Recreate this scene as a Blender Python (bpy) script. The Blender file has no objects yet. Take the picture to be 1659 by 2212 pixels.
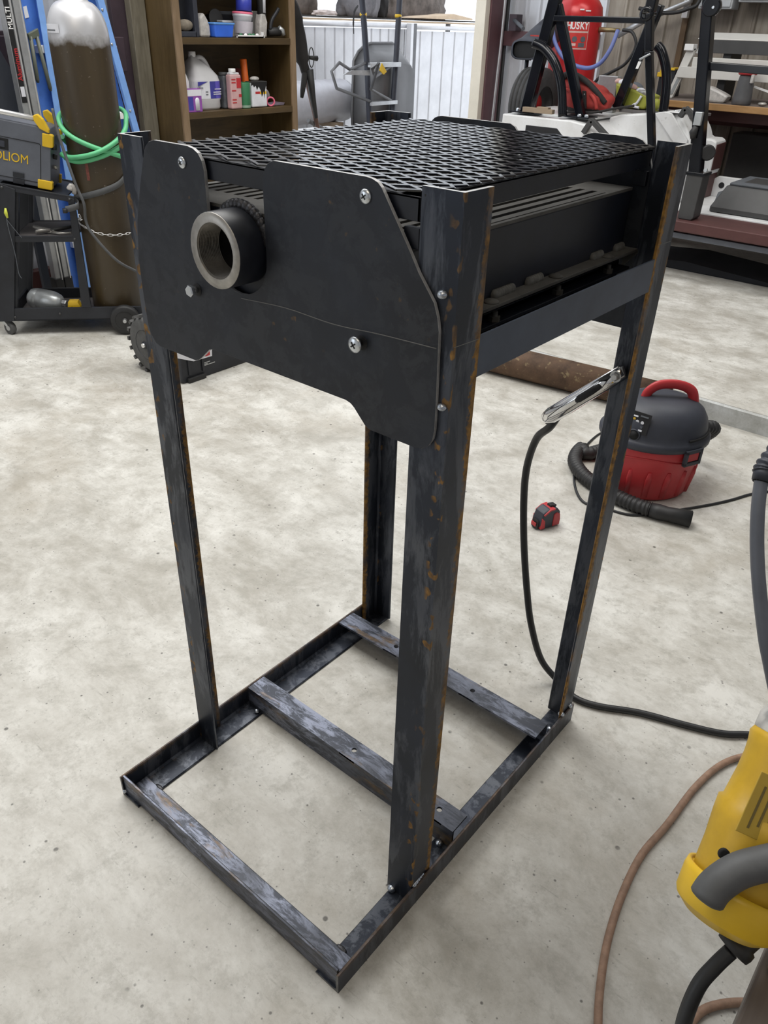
import bpy, bmesh, math, random
from mathutils import Vector as V, Matrix
random.seed(7)
C = bpy.context.scene.collection
S = bpy.context.scene
PI = math.pi

# ------------------------------------------------------------------ camera
YAW, PIT, ROL = -0.67786954, -0.55878147, 0.03247945
fw = V((math.sin(YAW)*math.cos(PIT), math.cos(YAW)*math.cos(PIT), math.sin(PIT)))
rt = V((math.cos(YAW), -math.sin(YAW), 0)); up = rt.cross(fw)
cx = rt*math.cos(ROL) + up*math.sin(ROL); cy = -rt*math.sin(ROL) + up*math.cos(ROL)
cam = bpy.data.objects.new('camera', bpy.data.cameras.new('camera')); C.objects.link(cam)
cam.matrix_world = Matrix(((cx.x, cy.x, -fw.x, 0.43555), (cx.y, cy.y, -fw.y, -0.46602), (cx.z, cy.z, -fw.z, 1.28622), (0, 0, 0, 1)))
cam.data.sensor_fit = 'HORIZONTAL'; cam.data.sensor_width = 36; cam.data.lens = 1690.854/1659*36
cam.data.clip_start = 0.02; cam.data.clip_end = 100
S.camera = cam

# ------------------------------------------------------------------ light
world = bpy.data.worlds.new('daylight'); S.world = world; world.use_nodes = True
bg = world.node_tree.nodes['Background']; bg.inputs[0].default_value = (0.88, 0.93, 1.0, 1); bg.inputs[1].default_value = 1.6
def area(name, loc, target, sx, sy, power, col=(1, 1, 1)):
    l = bpy.data.lights.new(name, 'AREA'); l.shape = 'RECTANGLE'; l.size = sx; l.size_y = sy; l.energy = power; l.color = col
    o = bpy.data.objects.new(name, l); C.objects.link(o); o.location = loc
    o.rotation_euler = (V(target)-V(loc)).to_track_quat('-Z', 'Y').to_euler()
    return o
area('ceiling_light_row', (-2.3, 1.2, 3.95), (-2.3, 1.2, 0), 3.2, 2.6, 186, (1.0, .985, .95))
area('ceiling_light_row', (-0.3, 3.9, 3.95), (-0.3, 3.9, 0), 3.0, 1.2, 58, (1.0, .985, .95))
area('ceiling_light_row', (0.9, -1.8, 3.95), (0.9, -1.8, 0), 2.2, 2.0, 26, (1.0, .86, .68))  # unseen lamp, its warm tint added to brown the floor near the camera
area('cool_side_light', (-3.3, -3.0, 1.7), (-0.6, 0.4, 0.5), 2.6, 2.4, 30, (.90, .95, 1.0))  # unseen cool area lamp inside the closed left wall; no door modelled
S.view_settings.view_transform = 'Standard'; S.view_settings.look = 'None'
S.view_settings.gamma = 1; S.view_settings.use_curve_mapping = False
S.view_settings.exposure = 0.0

# ------------------------------------------------------------------ node materials
class G:
    def __init__(s, name):
        s.m = bpy.data.materials.new(name); s.m.use_nodes = True; s.t = s.m.node_tree; s.n = s.t.nodes
        s.b = s.n['Principled BSDF']; s.co = s.n.new('ShaderNodeTexCoord').outputs['Object']
    def lk(s, a, b): s.t.links.new(a, b)
    def vec(s, scale, src=None):
        m = s.n.new('ShaderNodeMapping'); m.inputs['Scale'].default_value = scale; s.lk(src or s.co, m.inputs['Vector']); return m.outputs[0]
    def noise(s, sc, det=4, rough=.6, v=None, dist=0.0):
        n = s.n.new('ShaderNodeTexNoise'); n.inputs['Scale'].default_value = sc; n.inputs['Detail'].default_value = det
        n.inputs['Roughness'].default_value = rough; n.inputs['Distortion'].default_value = dist; s.lk(v or s.co, n.inputs['Vector']); return n.outputs['Fac']
    def voro(s, sc, v=None):
        n = s.n.new('ShaderNodeTexVoronoi'); n.inputs['Scale'].default_value = sc; s.lk(v or s.co, n.inputs['Vector']); return n.outputs['Distance']
    def ramp(s, f, a, b):
        r = s.n.new('ShaderNodeMapRange'); r.inputs['From Min'].default_value = a; r.inputs['From Max'].default_value = b; s.lk(f, r.inputs['Value']); return r.outputs[0]
    def mix(s, f, a, b):
        n = s.n.new('ShaderNodeMix'); n.data_type = 'RGBA'
        if isinstance(f, (int, float)): n.inputs[0].default_value = f
        else: s.lk(f, n.inputs[0])
        for x, i in ((a, 6), (b, 7)):
            if isinstance(x, tuple): n.inputs[i].default_value = (*x, 1)
            else: s.lk(x, n.inputs[i])
        return n.outputs[2]
    def math(s, op, a, b=0.0):
        n = s.n.new('ShaderNodeMath'); n.operation = op
        for x, i in ((a, 0), (b, 1)):
            if isinstance(x, (int, float)): n.inputs[i].default_value = x
            else: s.lk(x, n.inputs[i])
        return n.outputs[0]
    def attr(s, name):
        n = s.n.new('ShaderNodeAttribute'); n.attribute_name = name
        x = s.n.new('ShaderNodeSeparateXYZ'); s.lk(n.outputs['Vector'], x.inputs[0]); return x.outputs
    def out(s, col=None, rough=None, metal=None, bump=None, bs=.2, bd=.002):
        for k, x in (('Base Color', col), ('Roughness', rough), ('Metallic', metal)):
            if x is None: continue
            i = s.b.inputs[k]
            if isinstance(x, tuple): i.default_value = (*x, 1)
            elif isinstance(x, (int, float)): i.default_value = x
            else: s.lk(x, i)
        if bump is not None:
            b = s.n.new('ShaderNodeBump'); b.inputs['Strength'].default_value = bs; b.inputs['Distance'].default_value = bd
            s.lk(bump, b.inputs['Height']); s.lk(b.outputs[0], s.b.inputs['Normal'])
        return s.m
def paint(name, col, rough=.5, metal=0.0, var=.12, sc=9, bs=0.0, bsc=60, spec=None):
    g = G(name); n = g.noise(sc, 5, .65)
    c = g.mix(g.ramp(n, .3, .7), tuple(x*(1-var) for x in col), tuple(min(1, x*(1+var)) for x in col))
    if spec is not None: g.b.inputs['Specular IOR Level'].default_value = spec
    return g.out(c, rough, metal, g.noise(bsc, 3) if bs else None, bs)

def mill_steel(name, bar=False, blue=0.0, rust=1.0):
    g = G(name)
    st = g.vec((1, 1, .22)) if bar else g.co
    a = g.ramp(g.noise(26, 6, .7, st, .4), .47, .56)
    dark, lite = ((.021, .025, .034), (.105, .114, .134)) if bar else ((.016, .018, .024), (.031, .034, .041))
    c = g.mix(a, dark, lite)
    c = g.mix(g.math('MULTIPLY', g.ramp(g.noise(7, 3), .35, .75), .8), c, (.026+.01*blue, .032+.014*blue, .046+.03*blue))
    if bar:
        u = g.attr('prof'); edge = g.ramp(g.math('ADD', u[1], g.math('MULTIPLY', g.math('SUBTRACT', g.noise(110, 5, .75), .5), .034)), .0402, .0438)
        spots = g.ramp(g.noise(62, 2, .45, g.vec((1, 1, .7))), .575, .61)
        near = g.math('MULTIPLY', g.math('MULTIPLY', g.ramp(u[0], .016, .011), g.ramp(u[1], .006, .004)), g.ramp(g.noise(3.5, 2), .40, .50))
        r = g.math('MULTIPLY', g.math('MAXIMUM', g.math('MULTIPLY', edge, g.ramp(g.noise(9, 3), .34, .50)), g.math('MULTIPLY', g.math('MULTIPLY', spots, near), .9)), rust)
        rc = g.mix(g.ramp(g.noise(90, 3), .35, .65), (.34, .175, .030), (.120, .062, .016))
        c = g.mix(r, c, rc); rough = g.math('ADD', g.math('MULTIPLY', r, .3), .40); metal = g.math('SUBTRACT', .55, g.math('MULTIPLY', r, .5))
    else:
        r = g.math('MULTIPLY', g.ramp(g.noise(70, 3, .5), .66, .72), g.ramp(g.noise(5, 2), .52, .62))
        c = g.mix(g.math('MULTIPLY', r, .5), c, (.20, .11, .03)); rough = .50; metal = .30
    return g.out(c, rough, metal, g.noise(160, 3), .12, .0006)

def concrete(name, tint=(1, 1, 1), dirt=1.0):
    g = G(name); k = lambda c: tuple(x*t for x, t in zip(c, tint))
    b = g.noise(4.2, 10, .74, g.vec((1, 1.35, 1)), .25); m = g.noise(19, 8, .78); f = g.noise(75, 5, .7)
    c = g.mix(g.ramp(b, .37, .63), k((.400, .380, .335)), k((.665, .655, .615)))
    c = g.mix(g.math('MULTIPLY', g.ramp(m, .50, .64), .50), c, k((.330, .315, .275)))
    c = g.mix(g.math('MULTIPLY', g.ramp(f, .55, .70), .30), c, k((.235, .225, .20)))
    c = g.mix(g.math('MULTIPLY', g.ramp(g.noise(1.3, 6, .7), .54, .68), .40*dirt), c, k((.370, .325, .255)))
    for sc, r0, r1, am in ((15, .085, .050, .8), (34, .11, .06, .75), (70, .13, .08, .6)):
        sp = g.math('MULTIPLY', g.ramp(g.voro(sc), r0, r1), g.ramp(g.noise(sc*.7, 2), .50, .57))
        c = g.mix(g.math('MULTIPLY', sp, am*dirt), c, (.050, .045, .038))
    sc = g.math('MULTIPLY', g.ramp(g.noise(16, 5, .6, g.vec((1.2, 10, 1))), .64, .73), .42)
    c = g.mix(sc, c, k((.235, .22, .19)))
    return g.out(c, g.ramp(b, -.2, 1.3), 0, f, .12, .0015)

def wood(name, a, b, sc=5, along=2, rough=.55):
    g = G(name); s = [1, 1, 1]; s[along] = .12
    n = g.noise(sc*6, 6, .65, g.vec(tuple(s)), .8); m = g.noise(sc*.6, 3)
    c = g.mix(g.ramp(n, .32, .68), a, b); c = g.mix(g.math('MULTIPLY', g.ramp(m, .45, .72), .5), c, tuple(x*.45 for x in a))
    return g.out(c, rough, 0, n, .1)

def rust_pipe(name):
    g = G(name); n = g.noise(9, 6, .7); f = g.noise(38, 4, .6)
    c = g.mix(g.ramp(n, .35, .65), (.055, .032, .020), (.135, .080, .048)); c = g.mix(g.math('MULTIPLY', g.ramp(f, .60, .68), .8), c, (.26, .20, .11))
    return g.out(c, .75, .1, f, .2)

def wallboard(name):
    g = G(name); st = g.noise(7, 5, .7, g.vec((1, 1, .10)), .6); n = g.noise(2.2, 4)
    c = g.mix(g.ramp(st, .38, .62), (.215, .185, .150), (.36, .325, .275)); c = g.mix(g.math('MULTIPLY', g.ramp(n, .45, .7), .5), c, (.155, .130, .105))
    return g.out(c, .6, .15)

def cyl_paint(name):          # brown gas cylinder whose shoulder is sprayed silver (object z = height above its foot)
    g = G(name); x = g.n.new('ShaderNodeSeparateXYZ'); g.lk(g.co, x.inputs[0])
    h = g.math('ADD', x.outputs[2], g.math('MULTIPLY', g.math('SUBTRACT', g.noise(9, 4), .5), .13))
    top = g.ramp(h, 1.085, 1.130)
    br = g.mix(g.ramp(g.noise(6, 4, .6, g.vec((1, 1, .15))), .35, .65), (.032, .022, .012), (.064, .045, .021))
    br = g.mix(g.math('MULTIPLY', g.ramp(g.noise(60, 3), .68, .74), .55), br, (.30, .26, .22))
    c = g.mix(top, br, (.60, .60, .62))
    return g.out(c, g.math('SUBTRACT', .42, g.math('MULTIPLY', top, .05)), g.math('MULTIPLY', top, .55))

def weather_white(name):
    g = G(name); n = g.noise(5, 5, .7)
    c = g.mix(g.ramp(n, .40, .75), (.80, .81, .82), (.66, .66, .65)); c = g.mix(g.math('MULTIPLY', g.ramp(g.noise(30, 3), .66, .72), .4), c, (.34, .31, .27))
    return g.out(c, .38)

m_leg = mill_steel('mill_scale_angle_bar', True, .5); m_base = mill_steel('mill_scale_base_bar', True, .6, .25); BASE = [m_base, paint('dull_cut_steel', (.16, .16, .16), .45, .7, .3, 50)]; m_plate = mill_steel('mill_scale_plate'); m_cut = paint('saw_cut_steel', (.55, .55, .54), .38, .8, .2, 40)
m_torch = paint('torch_cut_steel_edge', (.42, .42, .42), .45, .4, .35, 60)
m_black = paint('black_painted_steel', (.007, .009, .016), .42, .1, .4, 12); m_blackd = paint('dusty_black_steel', (.075, .072, .066), .75, .1, .35, 16, .15)
m_mesh = paint('glossy_black_expanded_steel', (.012, .013, .017), .13, 0, .35, 60, spec=1.0)
m_dust = paint('dusty_bead', (.10, .098, .09), .7, .1, .3, 80, .3, 200); m_blackfill = paint('print_and_recess_black', (.006, .006, .007), .8, 0, .3)  # flat black for print; also paints shade into bores, gaps and recesses
m_zinc = paint('zinc_plated_screw', (.70, .74, .78), .26, .9, .1, 60); m_bead = paint('bright_weld_bead', (.50, .54, .60), .22, .95, .3, 120, .4, 300)
m_slot = paint('dark_recess', (.012, .012, .014), .6, 0, .1); m_chrome = paint('chrome', (.80, .80, .80), .08, 1, .05)
m_coupl = paint('bare_turned_steel', (.40, .385, .36), .40, .65, .25, 45)
m_bore = paint('dark_threads', (.13, .12, .105), .35, .85, .3, 40); m_tread = paint('tyre_tread', (.040, .040, .041), .7, 0, .25, 20)  # bore threads coloured darker than the turned face
m_rubber = paint('black_rubber', (.018, .018, .019), .55, 0, .25, 20); m_rubgrey = paint('worn_grey_rubber', (.085, .085, .085), .7, 0, .3, 25)
m_cord = paint('black_cable', (.015, .016, .018), .45, 0, .2, 30); m_brown = paint('dusty_brown_cord', (.30, .185, .125), .6, 0, .25, 60)
m_yel = paint('yellow_plastic', (.54, .335, .020), .45, 0, .18, 14); m_yel2 = paint('yellow_cap_plastic', (.72, .46, .02), .4, 0, .1)
m_grip = paint('dark_grey_grip', (.085, .088, .092), .6, 0, .18, 30, .1); m_char = paint('charcoal_plastic', (.032, .036, .050), .5, 0, .2)
m_slate = paint('slate_grey_painted_steel', (.115, .125, .15), .45, .1, .12, 10); m_cart = paint('black_cart_paint', (.018, .020, .026), .5, .1, .3)
m_shelfgrey = paint('grey_dusty_tray', (.13, .12, .12), .7, 0, .25)
m_blue = paint('blue_fibreglass', (.075, .20, .62), .42, 0, .15, 12); m_bluel = paint('pale_blue_fibreglass', (.21, .40, .82), .4, 0, .12, 12)
m_alu = paint('aluminium', (.52, .53, .54), .35, .75, .12, 20); m_alub = paint('bright_aluminium', (.80, .80, .80), .28, .7, .08)
m_white = weather_white('white_fibreglass'); m_wh = paint('white_plastic', (.82, .82, .82), .4, 0, .05); m_cream = paint('cream_trim', (.74, .69, .58), .5, 0, .06)
m_red = paint('red_enamel', (.50, .018, .022), .28, .1, .1); m_redp = paint('red_plastic', (.46, .030, .036), .42, 0, .15, 8); m_redt = paint('faded_red_lettering', (.40, .035, .03), .5)
m_oxide = paint('red_oxide_paint', (.085, .032, .030), .55, .1, .2, 6); m_jamb = paint('maroon_steel', (.120, .060, .068), .5, .1, .1)
m_darkcol = paint('dark_maroon_steel', (.042, .027, .036), .55, .1, .2)
m_shelf = wood('dark_stained_wood', (.055, .034, .013), (.105, .068, .027), 5, 1, .5); m_shelfv = wood('dark_stained_upright', (.075, .048, .018), (.120, .080, .034), 5, 2, .45)
m_edge = wood('worn_wood_edge', (.17, .11, .055), (.27, .19, .12), 4, 2); m_post = wood('weathered_board', (.12, .105, .075), (.21, .19, .145), 6, 2)
m_bench = wood('raw_timber_edge', (.32, .165, .06), (.48, .28, .115), 5, 0); m_benchtop = paint('dirty_bench_top', (.16, .13, .115), .8, 0, .3)
m_table = wood('worn_grey_table', (.105, .088, .080), (.175, .150, .135), 3, 1, .5)
m_conc = concrete('concrete_floor'); m_conc2 = concrete('concrete_slab_face', (.88, .93, 1.0), .5); m_gravel = concrete('yard_ground', (1.1, 1.1, 1.1), .4)
m_sheet = paint('pale_sheet_metal', (.60, .62, .66), .40, .25, .06, 3); m_galv = paint('galvanised_sheet', (.74, .74, .76), .35, .2, .10, 4)
m_wall2 = wallboard('streaked_tan_sheet'); m_pipe = rust_pipe('rusty_pipe'); m_cyl = cyl_paint('gas_cylinder_paint')
m_green = paint('green_hose', (.115, .50, .235), .45, 0, .12); m_bluehose = paint('blue_air_hose', (.13, .17, .42), .45, 0, .1)
m_orange = paint('orange_plastic', (.85, .16, .02), .45, 0, .06); m_jugw = paint('milky_plastic', (.66, .66, .68), .4, 0, .05); m_label = paint('printed_white_label', (.72, .73, .78), .5)
m_violet = paint('violet_print', (.12, .10, .50), .5); m_navy = paint('navy_print', (.05, .05, .30), .5); m_purple = paint('purple_box', (.27, .08, .36), .5); m_blueb = paint('blue_tub_plastic', (.035, .13, .62), .4)
m_pink = paint('pink_tape', (.72, .15, .24), .5); m_dgreen = paint('green_can', (.035, .17, .075), .4); m_pinkbot = paint('pinkish_bottle', (.58, .36, .36), .45); m_darkbot = paint('grey_bottle', (.10, .11, .12), .45, 0, .4, 30)
m_tan = paint('tan_cardboard', (.60, .46, .32), .7); m_cloth1 = paint('grey_tarp_cloth', (.16, .155, .165), .8, 0, .5, 7, .5, 12); m_cloth2 = paint('brown_cloth', (.16, .135, .12), .85, 0, .5, 9, .5, 14); m_clothw = paint('pale_cloth', (.55, .47, .44), .8, 0, .25, 12)
m_canv = paint('red_canvas', (.34, .032, .026), .7, 0, .3, 14, .5, 30); m_canvb = paint('black_canvas', (.02, .018, .018), .8, 0, .3); m_lime = paint('lime_plastic', (.33, .34, .045), .5, 0, .15)
m_barrow = paint('grey_steel_tray', (.14, .14, .143), .42, .5, .1, 6); m_tube = paint('grey_painted_tube', (.15, .15, .155), .5, .4, .2)
m_frame = paint('gloss_black_tube', (.006, .007, .010), .14, .0, .2, spec=.35); m_elbox = paint('grey_electric_box', (.40, .42, .44), .45); m_dgrey = paint('dark_grey_bar', (.055, .055, .056), .5, .1, .15)
m_brakew = paint('off_white_enamel', (.62, .61, .58), .45, 0, .06); m_jug = paint('graphite_jug', (.085, .085, .09), .6, 0, .2); m_fleck = paint('wood_block', (.30, .23, .16), .7)
m_poly = paint('clear_plastic_bag', (.48, .46, .44), .3, 0, .25, 40, .6, 40); m_silver = paint('silver_paint', (.42, .44, .45), .35, .5, .12, 30); m_dim = paint('grey_inside', (.10, .11, .125), .7)
m_deepgrey = paint('deep_grey_panel', (.060, .066, .078), .55); m_ceil = paint('ceiling_sheet', (.55, .55, .55), .6); m_skin = paint('pink_bits', (.62, .40, .36), .6)

# ------------------------------------------------------------------ mesh building
class MB:
    def __init__(s): s.v = []; s.f = []; s.mi = []; s.sm = []; s.prof = None
    def add(s, vs, fs, mi=0, sm=False):
        o = len(s.v); s.v += [V(x) for x in vs]
        for f in fs: s.f.append([i+o for i in f]); s.mi.append(mi); s.sm.append(sm)
        return s
    def box(s, a, b, mi=0):                      # opposite corners
        x0, y0, z0 = a; x1, y1, z1 = b
        return s.add([(x0, y0, z0), (x1, y0, z0), (x1, y1, z0), (x0, y1, z0), (x0, y0, z1), (x1, y0, z1), (x1, y1, z1), (x0, y1, z1)],
                     [(0, 3, 2, 1), (4, 5, 6, 7), (0, 1, 5, 4), (1, 2, 6, 5), (2, 3, 7, 6), (3, 0, 4, 7)], mi)
    def beam(s, p, q, w, h, upv=(0, 0, 1), mi=0):
        p, q, u = V(p), V(q), V(upv); d = (q-p).normalized(); r = d.cross(u).normalized(); u = r.cross(d)
        vs = [e + r*(w/2*i) + u*(h/2*j) for e in (p, q) for i, j in ((-1, -1), (1, -1), (1, 1), (-1, 1))]
        return s.add(vs, [(0, 1, 2, 3), (7, 6, 5, 4), (0, 4, 5, 1), (1, 5, 6, 2), (2, 6, 7, 3), (3, 7, 4, 0)], mi)
    def prism(s, poly, o, ea, eb, en, d, mi=0, side=None, sm=False):
        o, ea, eb, en = V(o), V(ea), V(eb), V(en); n = len(poly)
        a = [o + ea*p + eb*q for p, q in poly]; vs = a + [x + en*d for x in a]
        s.add(vs, [list(range(n)), list(range(2*n-1, n-1, -1))], mi)
        k = len(s.v)-2*n
        for i in range(n): s.f.append([k+i, k+n+i, k+n+(i+1) % n, k+(i+1) % n]); s.mi.append(mi if side is None else side); s.sm.append(sm)
        return s
    def tube(s, pts, r, n=10, caps=True, mi=0, closed=False, flat=1.0):
        pts = [V(p) for p in pts]; L = len(pts); rs = r if isinstance(r, (list, tuple)) else [r]*L
        d0 = (pts[1]-pts[0]).normalized(); u = d0.orthogonal().normalized(); rings = []
        for i, p in enumerate(pts):
            if closed: d = (pts[(i+1) % L]-pts[i-1]).normalized()
            else: d = (pts[min(i+1, L-1)]-pts[max(i-1, 0)]).normalized()
            u = (u - d*u.dot(d)).normalized(); w = d.cross(u)
            rings.append([p + u*(rs[i]*math.cos(2*PI*k/n)) + w*(rs[i]*flat*math.sin(2*PI*k/n)) for k in range(n)])
        fs = []
        for i in range(L if closed else L-1):
            j = (i+1) % L
            for k in range(n): fs.append([i*n+k, i*n+(k+1) % n, j*n+(k+1) % n, j*n+k])
        s.add([x for rr in rings for x in rr], fs, mi, True)
        if caps and not closed:
            o = len(s.v)-L*n; s.f += [[o+k for k in range(n-1, -1, -1)], [o+(L-1)*n+k for k in range(n)]]; s.mi += [mi, mi]; s.sm += [False, False]
        return s
    def lathe(s, prof, c, axis=(0, 0, 1), n=24, mi=0, sm=True, sx=1.0, ref=None, caps=True):
        c, ax = V(c), V(axis).normalized(); u = V(ref).normalized() if ref else ax.orthogonal().normalized(); w = ax.cross(u); L = len(prof)
        vs = [c + ax*z + u*(r*sx*math.cos(2*PI*k/n)) + w*(r*math.sin(2*PI*k/n)) for r, z in prof for k in range(n)]
        fs = [[i*n+k, i*n+(k+1) % n, (i+1)*n+(k+1) % n, (i+1)*n+k] for i in range(L-1) for k in range(n)]
        s.add(vs, fs, mi, sm); o = len(s.v)-L*n
        if caps and prof[0][0] > 1e-6: s.f.append([o+k for k in range(n-1, -1, -1)]); s.mi.append(mi); s.sm.append(False)
        if caps and prof[-1][0] > 1e-6: s.f.append([o+(L-1)*n+k for k in range(n)]); s.mi.append(mi); s.sm.append(False)
        return s
    def ball(s, c, r, mi=0, n=12, sc=(1, 1, 1)):
        pr = [(r*math.sin(PI*i/8), -r*math.cos(PI*i/8)) for i in range(9)]; k = len(s.v)
        s.lathe(pr, (0, 0, 0), n=n, mi=mi); c = V(c)
        for i in range(k, len(s.v)): v = s.v[i]; s.v[i] = c + V((v.x*sc[0], v.y*sc[1], v.z*sc[2]))
        return s
    def angle(s, p, q, A, B, w=.0508, t=.0048, r=.004):     # angle bar: heel runs p-q, flanges point along A and B
        p, q, A, B = V(p), V(q), V(A), V(B); L = (q-p).length
        pf = [(0, 0), (w, 0), (w, t*.6), (w-t*.4, t), (t+r, t), (t, t+r), (t, w-t*.4), (t*.6, w), (0, w)]; n = len(pf); segs = max(2, int(L/.05)); o = len(s.v)
        if s.prof is None: s.prof = [(0, 0, 0)]*o
        for k in range(segs+1):
            for a, b in pf: s.v.append(p + (q-p)*(k/segs) + A*a + B*b); s.prof.append((a, b, L*k/segs))
        for k in range(segs):
            for i in range(n):
                j = (i+1) % n; s.f.append([o+k*n+i, o+k*n+j, o+(k+1)*n+j, o+(k+1)*n+i]); s.mi.append(0); s.sm.append(False)
        s.f += [[o+i for i in range(n-1, -1, -1)], [o+segs*n+i for i in range(n)]]; s.mi += [1, 1]; s.sm += [False, False]
        return s
    def build(s, name, mat, parent=None, bevel=0, recalc=True):
        root = parent
        while root is not None and root.parent is not None: root = root.parent
        if root is not None: off = root.location.copy()
        else:
            xs = [[v[i] for v in s.v] for i in range(3)]; off = V(((min(xs[0])+max(xs[0]))/2, (min(xs[1])+max(xs[1]))/2, min(xs[2])))
        me = bpy.data.meshes.new(name); me.from_pydata([tuple(v-off) for v in s.v], [], s.f)
        for m in (mat if isinstance(mat, (list, tuple)) else [mat]): me.materials.append(m)
        me.polygons.foreach_set('material_index', s.mi); me.polygons.foreach_set('use_smooth', s.sm)
        if s.prof is not None:
            at = me.attributes.new('prof', 'FLOAT_VECTOR', 'POINT'); pr = s.prof + [(0, 0, 0)]*(len(s.v)-len(s.prof))
            at.data.foreach_set('vector', [x for q in pr for x in q])
        if recalc:
            bm = bmesh.new(); bm.from_mesh(me); bmesh.ops.recalc_face_normals(bm, faces=bm.faces); bm.to_mesh(me); bm.free()
        me.update()
        o = bpy.data.objects.new(name, me); C.objects.link(o)
        if parent is None: o.location = off
        else: o.parent = parent
        if bevel:
            b = o.modifiers.new('bevel', 'BEVEL'); b.width = bevel; b.segments = 2; b.limit_method = 'ANGLE'; b.angle_limit = .6
        return o
def tag(o, label, cat, group=None):
    o['label'] = label; o['category'] = cat
    if group: o['group'] = group
    return o
def thing(name, label, cat, loc=(0, 0, 0), group=None):
    o = bpy.data.objects.new(name, None); C.objects.link(o); o.location = loc; o.empty_display_size = .05
    return tag(o, label, cat, group)
def struct(name, mb, mat, bevel=0):
    o = mb.build(name, mat, None, bevel); o['kind'] = 'structure'; return o
def smooth(pts, k=6):                           # Catmull-Rom through points
    P = [V(p) for p in pts]; out = []
    for i in range(len(P)-1):
        a, b, c, d = P[max(i-1, 0)], P[i], P[i+1], P[min(i+2, len(P)-1)]
        for j in range(k):
            t = j/k; out.append(.5*((2*b) + (c-a)*t + (2*a-5*b+4*c-d)*t*t + (3*b-a-3*c+d)*t**3))
    return out + [P[-1]]
def text(s, size, o, ea, eb, mat, parent, name='lettering', ext=.0006, align='LEFT', bold=0.0, xs=1.0):
    cu = bpy.data.curves.new(name, 'FONT'); cu.body = s; cu.size = size; cu.extrude = ext; cu.align_x = align; cu.offset = bold
    tmp = bpy.data.objects.new('tmp', cu); C.objects.link(tmp); dg = bpy.context.evaluated_depsgraph_get(); dg.update()
    me = bpy.data.meshes.new_from_object(tmp.evaluated_get(dg)); bpy.data.objects.remove(tmp)
    o, ea, eb = V(o), V(ea).normalized(), V(eb).normalized(); en = ea.cross(eb); root = parent
    while root.parent is not None: root = root.parent
    mb = MB(); mb.add([o + ea*(v.co.x*xs) + eb*v.co.y + en*v.co.z for v in me.vertices], [list(p.vertices) for p in me.polygons])
    bpy.data.meshes.remove(me)
    return mb.build(name, mat, parent, recalc=False)
X, Y, Z = V((1, 0, 0)), V((0, 1, 0)), V((0, 0, 1))
R3 = V((rt.x, rt.y, 0)); F3 = V((math.sin(YAW), math.cos(YAW), 0))

# ================================================================== SETTING
LW, BW = -3.70, 6.05
struct('floor', MB().box((-3.8, -4.2, -.15), (3.4, BW+.1, 0)), m_conc)
slab = MB().prism([(2.518, 0), (BW, 0), (BW, .075), (2.524, .075), (2.518, .070)], (-2.9, 0, 0), Y, Z, X, 6.3)
o = struct('trim_1', slab, [m_conc2]); o['label'] = 'raised concrete slab with a pale kerb face behind the pipe'
o = struct('floor_1', MB().box((-2.9, 2.53, .0745), (3.4, BW, .0765)), m_conc)
struct('floor_2', MB().box((-9, 2.2, -.10), (-3.8, 9, -.01)), m_gravel)
def corrugated(p, ea, en, length, z0, z1, pitch, rib, dep, groove=False):
    p, ea, en = V(p), V(ea), V(en); pf = []; k = 0; s = 0
    while s < length-1e-6:
        e = min(s+pitch, length)
        pf += [(s, 0), (e-rib, 0), (e-rib*.72, dep), (e-rib*.28, dep)]; s = e
    pf.append((length, 0)); n = len(pf); vs = []
    for zz in (z0, z1):
        for back in (0, .012):
            vs += [p + ea*a + en*(b-back) + Z*zz for a, b in pf]
    fs = []
    for i in range(n-1):
        fs += [[i, i+1, 2*n+i+1, 2*n+i], [n+i, n+i+1, 3*n+i+1, 3*n+i], [i, i+1, n+i+1, n+i], [2*n+i, 2*n+i+1, 3*n+i+1, 3*n+i]]
    fs += [[0, n, 3*n, 2*n], [n-1, 2*n-1, 4*n-1, 3*n-1]]
    return MB().add(vs, fs)
struct('wall_left', corrugated((LW, -4.2, 0), Y, X, 7.53, 0, 4.1, .23, .05, .022), m_sheet)
struct('wall_back', corrugated((-2.78, BW, 0), X, -Y, 6.1, 0, 4.1, .16, .035, -.0+.014), m_wall2)
struct('wall_back_1', corrugated((LW, BW, 0), X, -Y, .92, 0, 4.1, .115, .04, .02), m_sheet)
struct('wall_right', corrugated((3.35, -4.2, 0), Y, -X, 10.3, 0, 4.1, .3, .05, .022), m_sheet)
struct('wall_front', corrugated((-3.7, -4.2, 0), X, Y, 7.1, 0, 4.1, .3, .05, .022), m_sheet)
struct('ceiling', MB().box((-3.8, -4.3, 4.1), (3.4, BW+.1, 4.2)), m_ceil)
struct('trim_2', MB().box((LW+.03, -4.1, 1.03), (LW+.10, 2.29, 1.185)).box((LW+.03, -4.1, 1.03), (LW+.036, 2.29, 1.205)), m_darkcol, .004)['label'] = 'dark maroon girt across the pale left wall'
struct('trim_3', MB().box((LW+.03, -4.1, 0), (LW+.09, 2.29, .125)), m_oxide, .003)['label'] = 'dark red sill at the foot of the left wall'
struct('trim_4', MB().box((LW+.02, 2.27, 0), (LW+.05, 2.36, 4.1)), m_darkcol, .003)['label'] = 'dark maroon wall column beside the bookshelf'
struct('trim_5', MB().box((LW-.02, 5.752, 0), (LW+.06, 5.965, 4.1)), m_jamb, .003)['label'] = 'maroon steel door column'
struct('trim_6', MB().box((LW-.05, 5.69, 0), (LW+.045, 5.752, 4.1)), m_cream, .003)['label'] = 'cream strip along the door column'
struct('trim_7', MB().box((LW+.0, 5.965, 0), (LW+.05, 5.985, 4.1)).box((LW+.02, 5.99, 0), (LW+.06, 6.02, 4.1)), m_dgrey, .002)['label'] = 'grey edge channel beside the door column'
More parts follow.
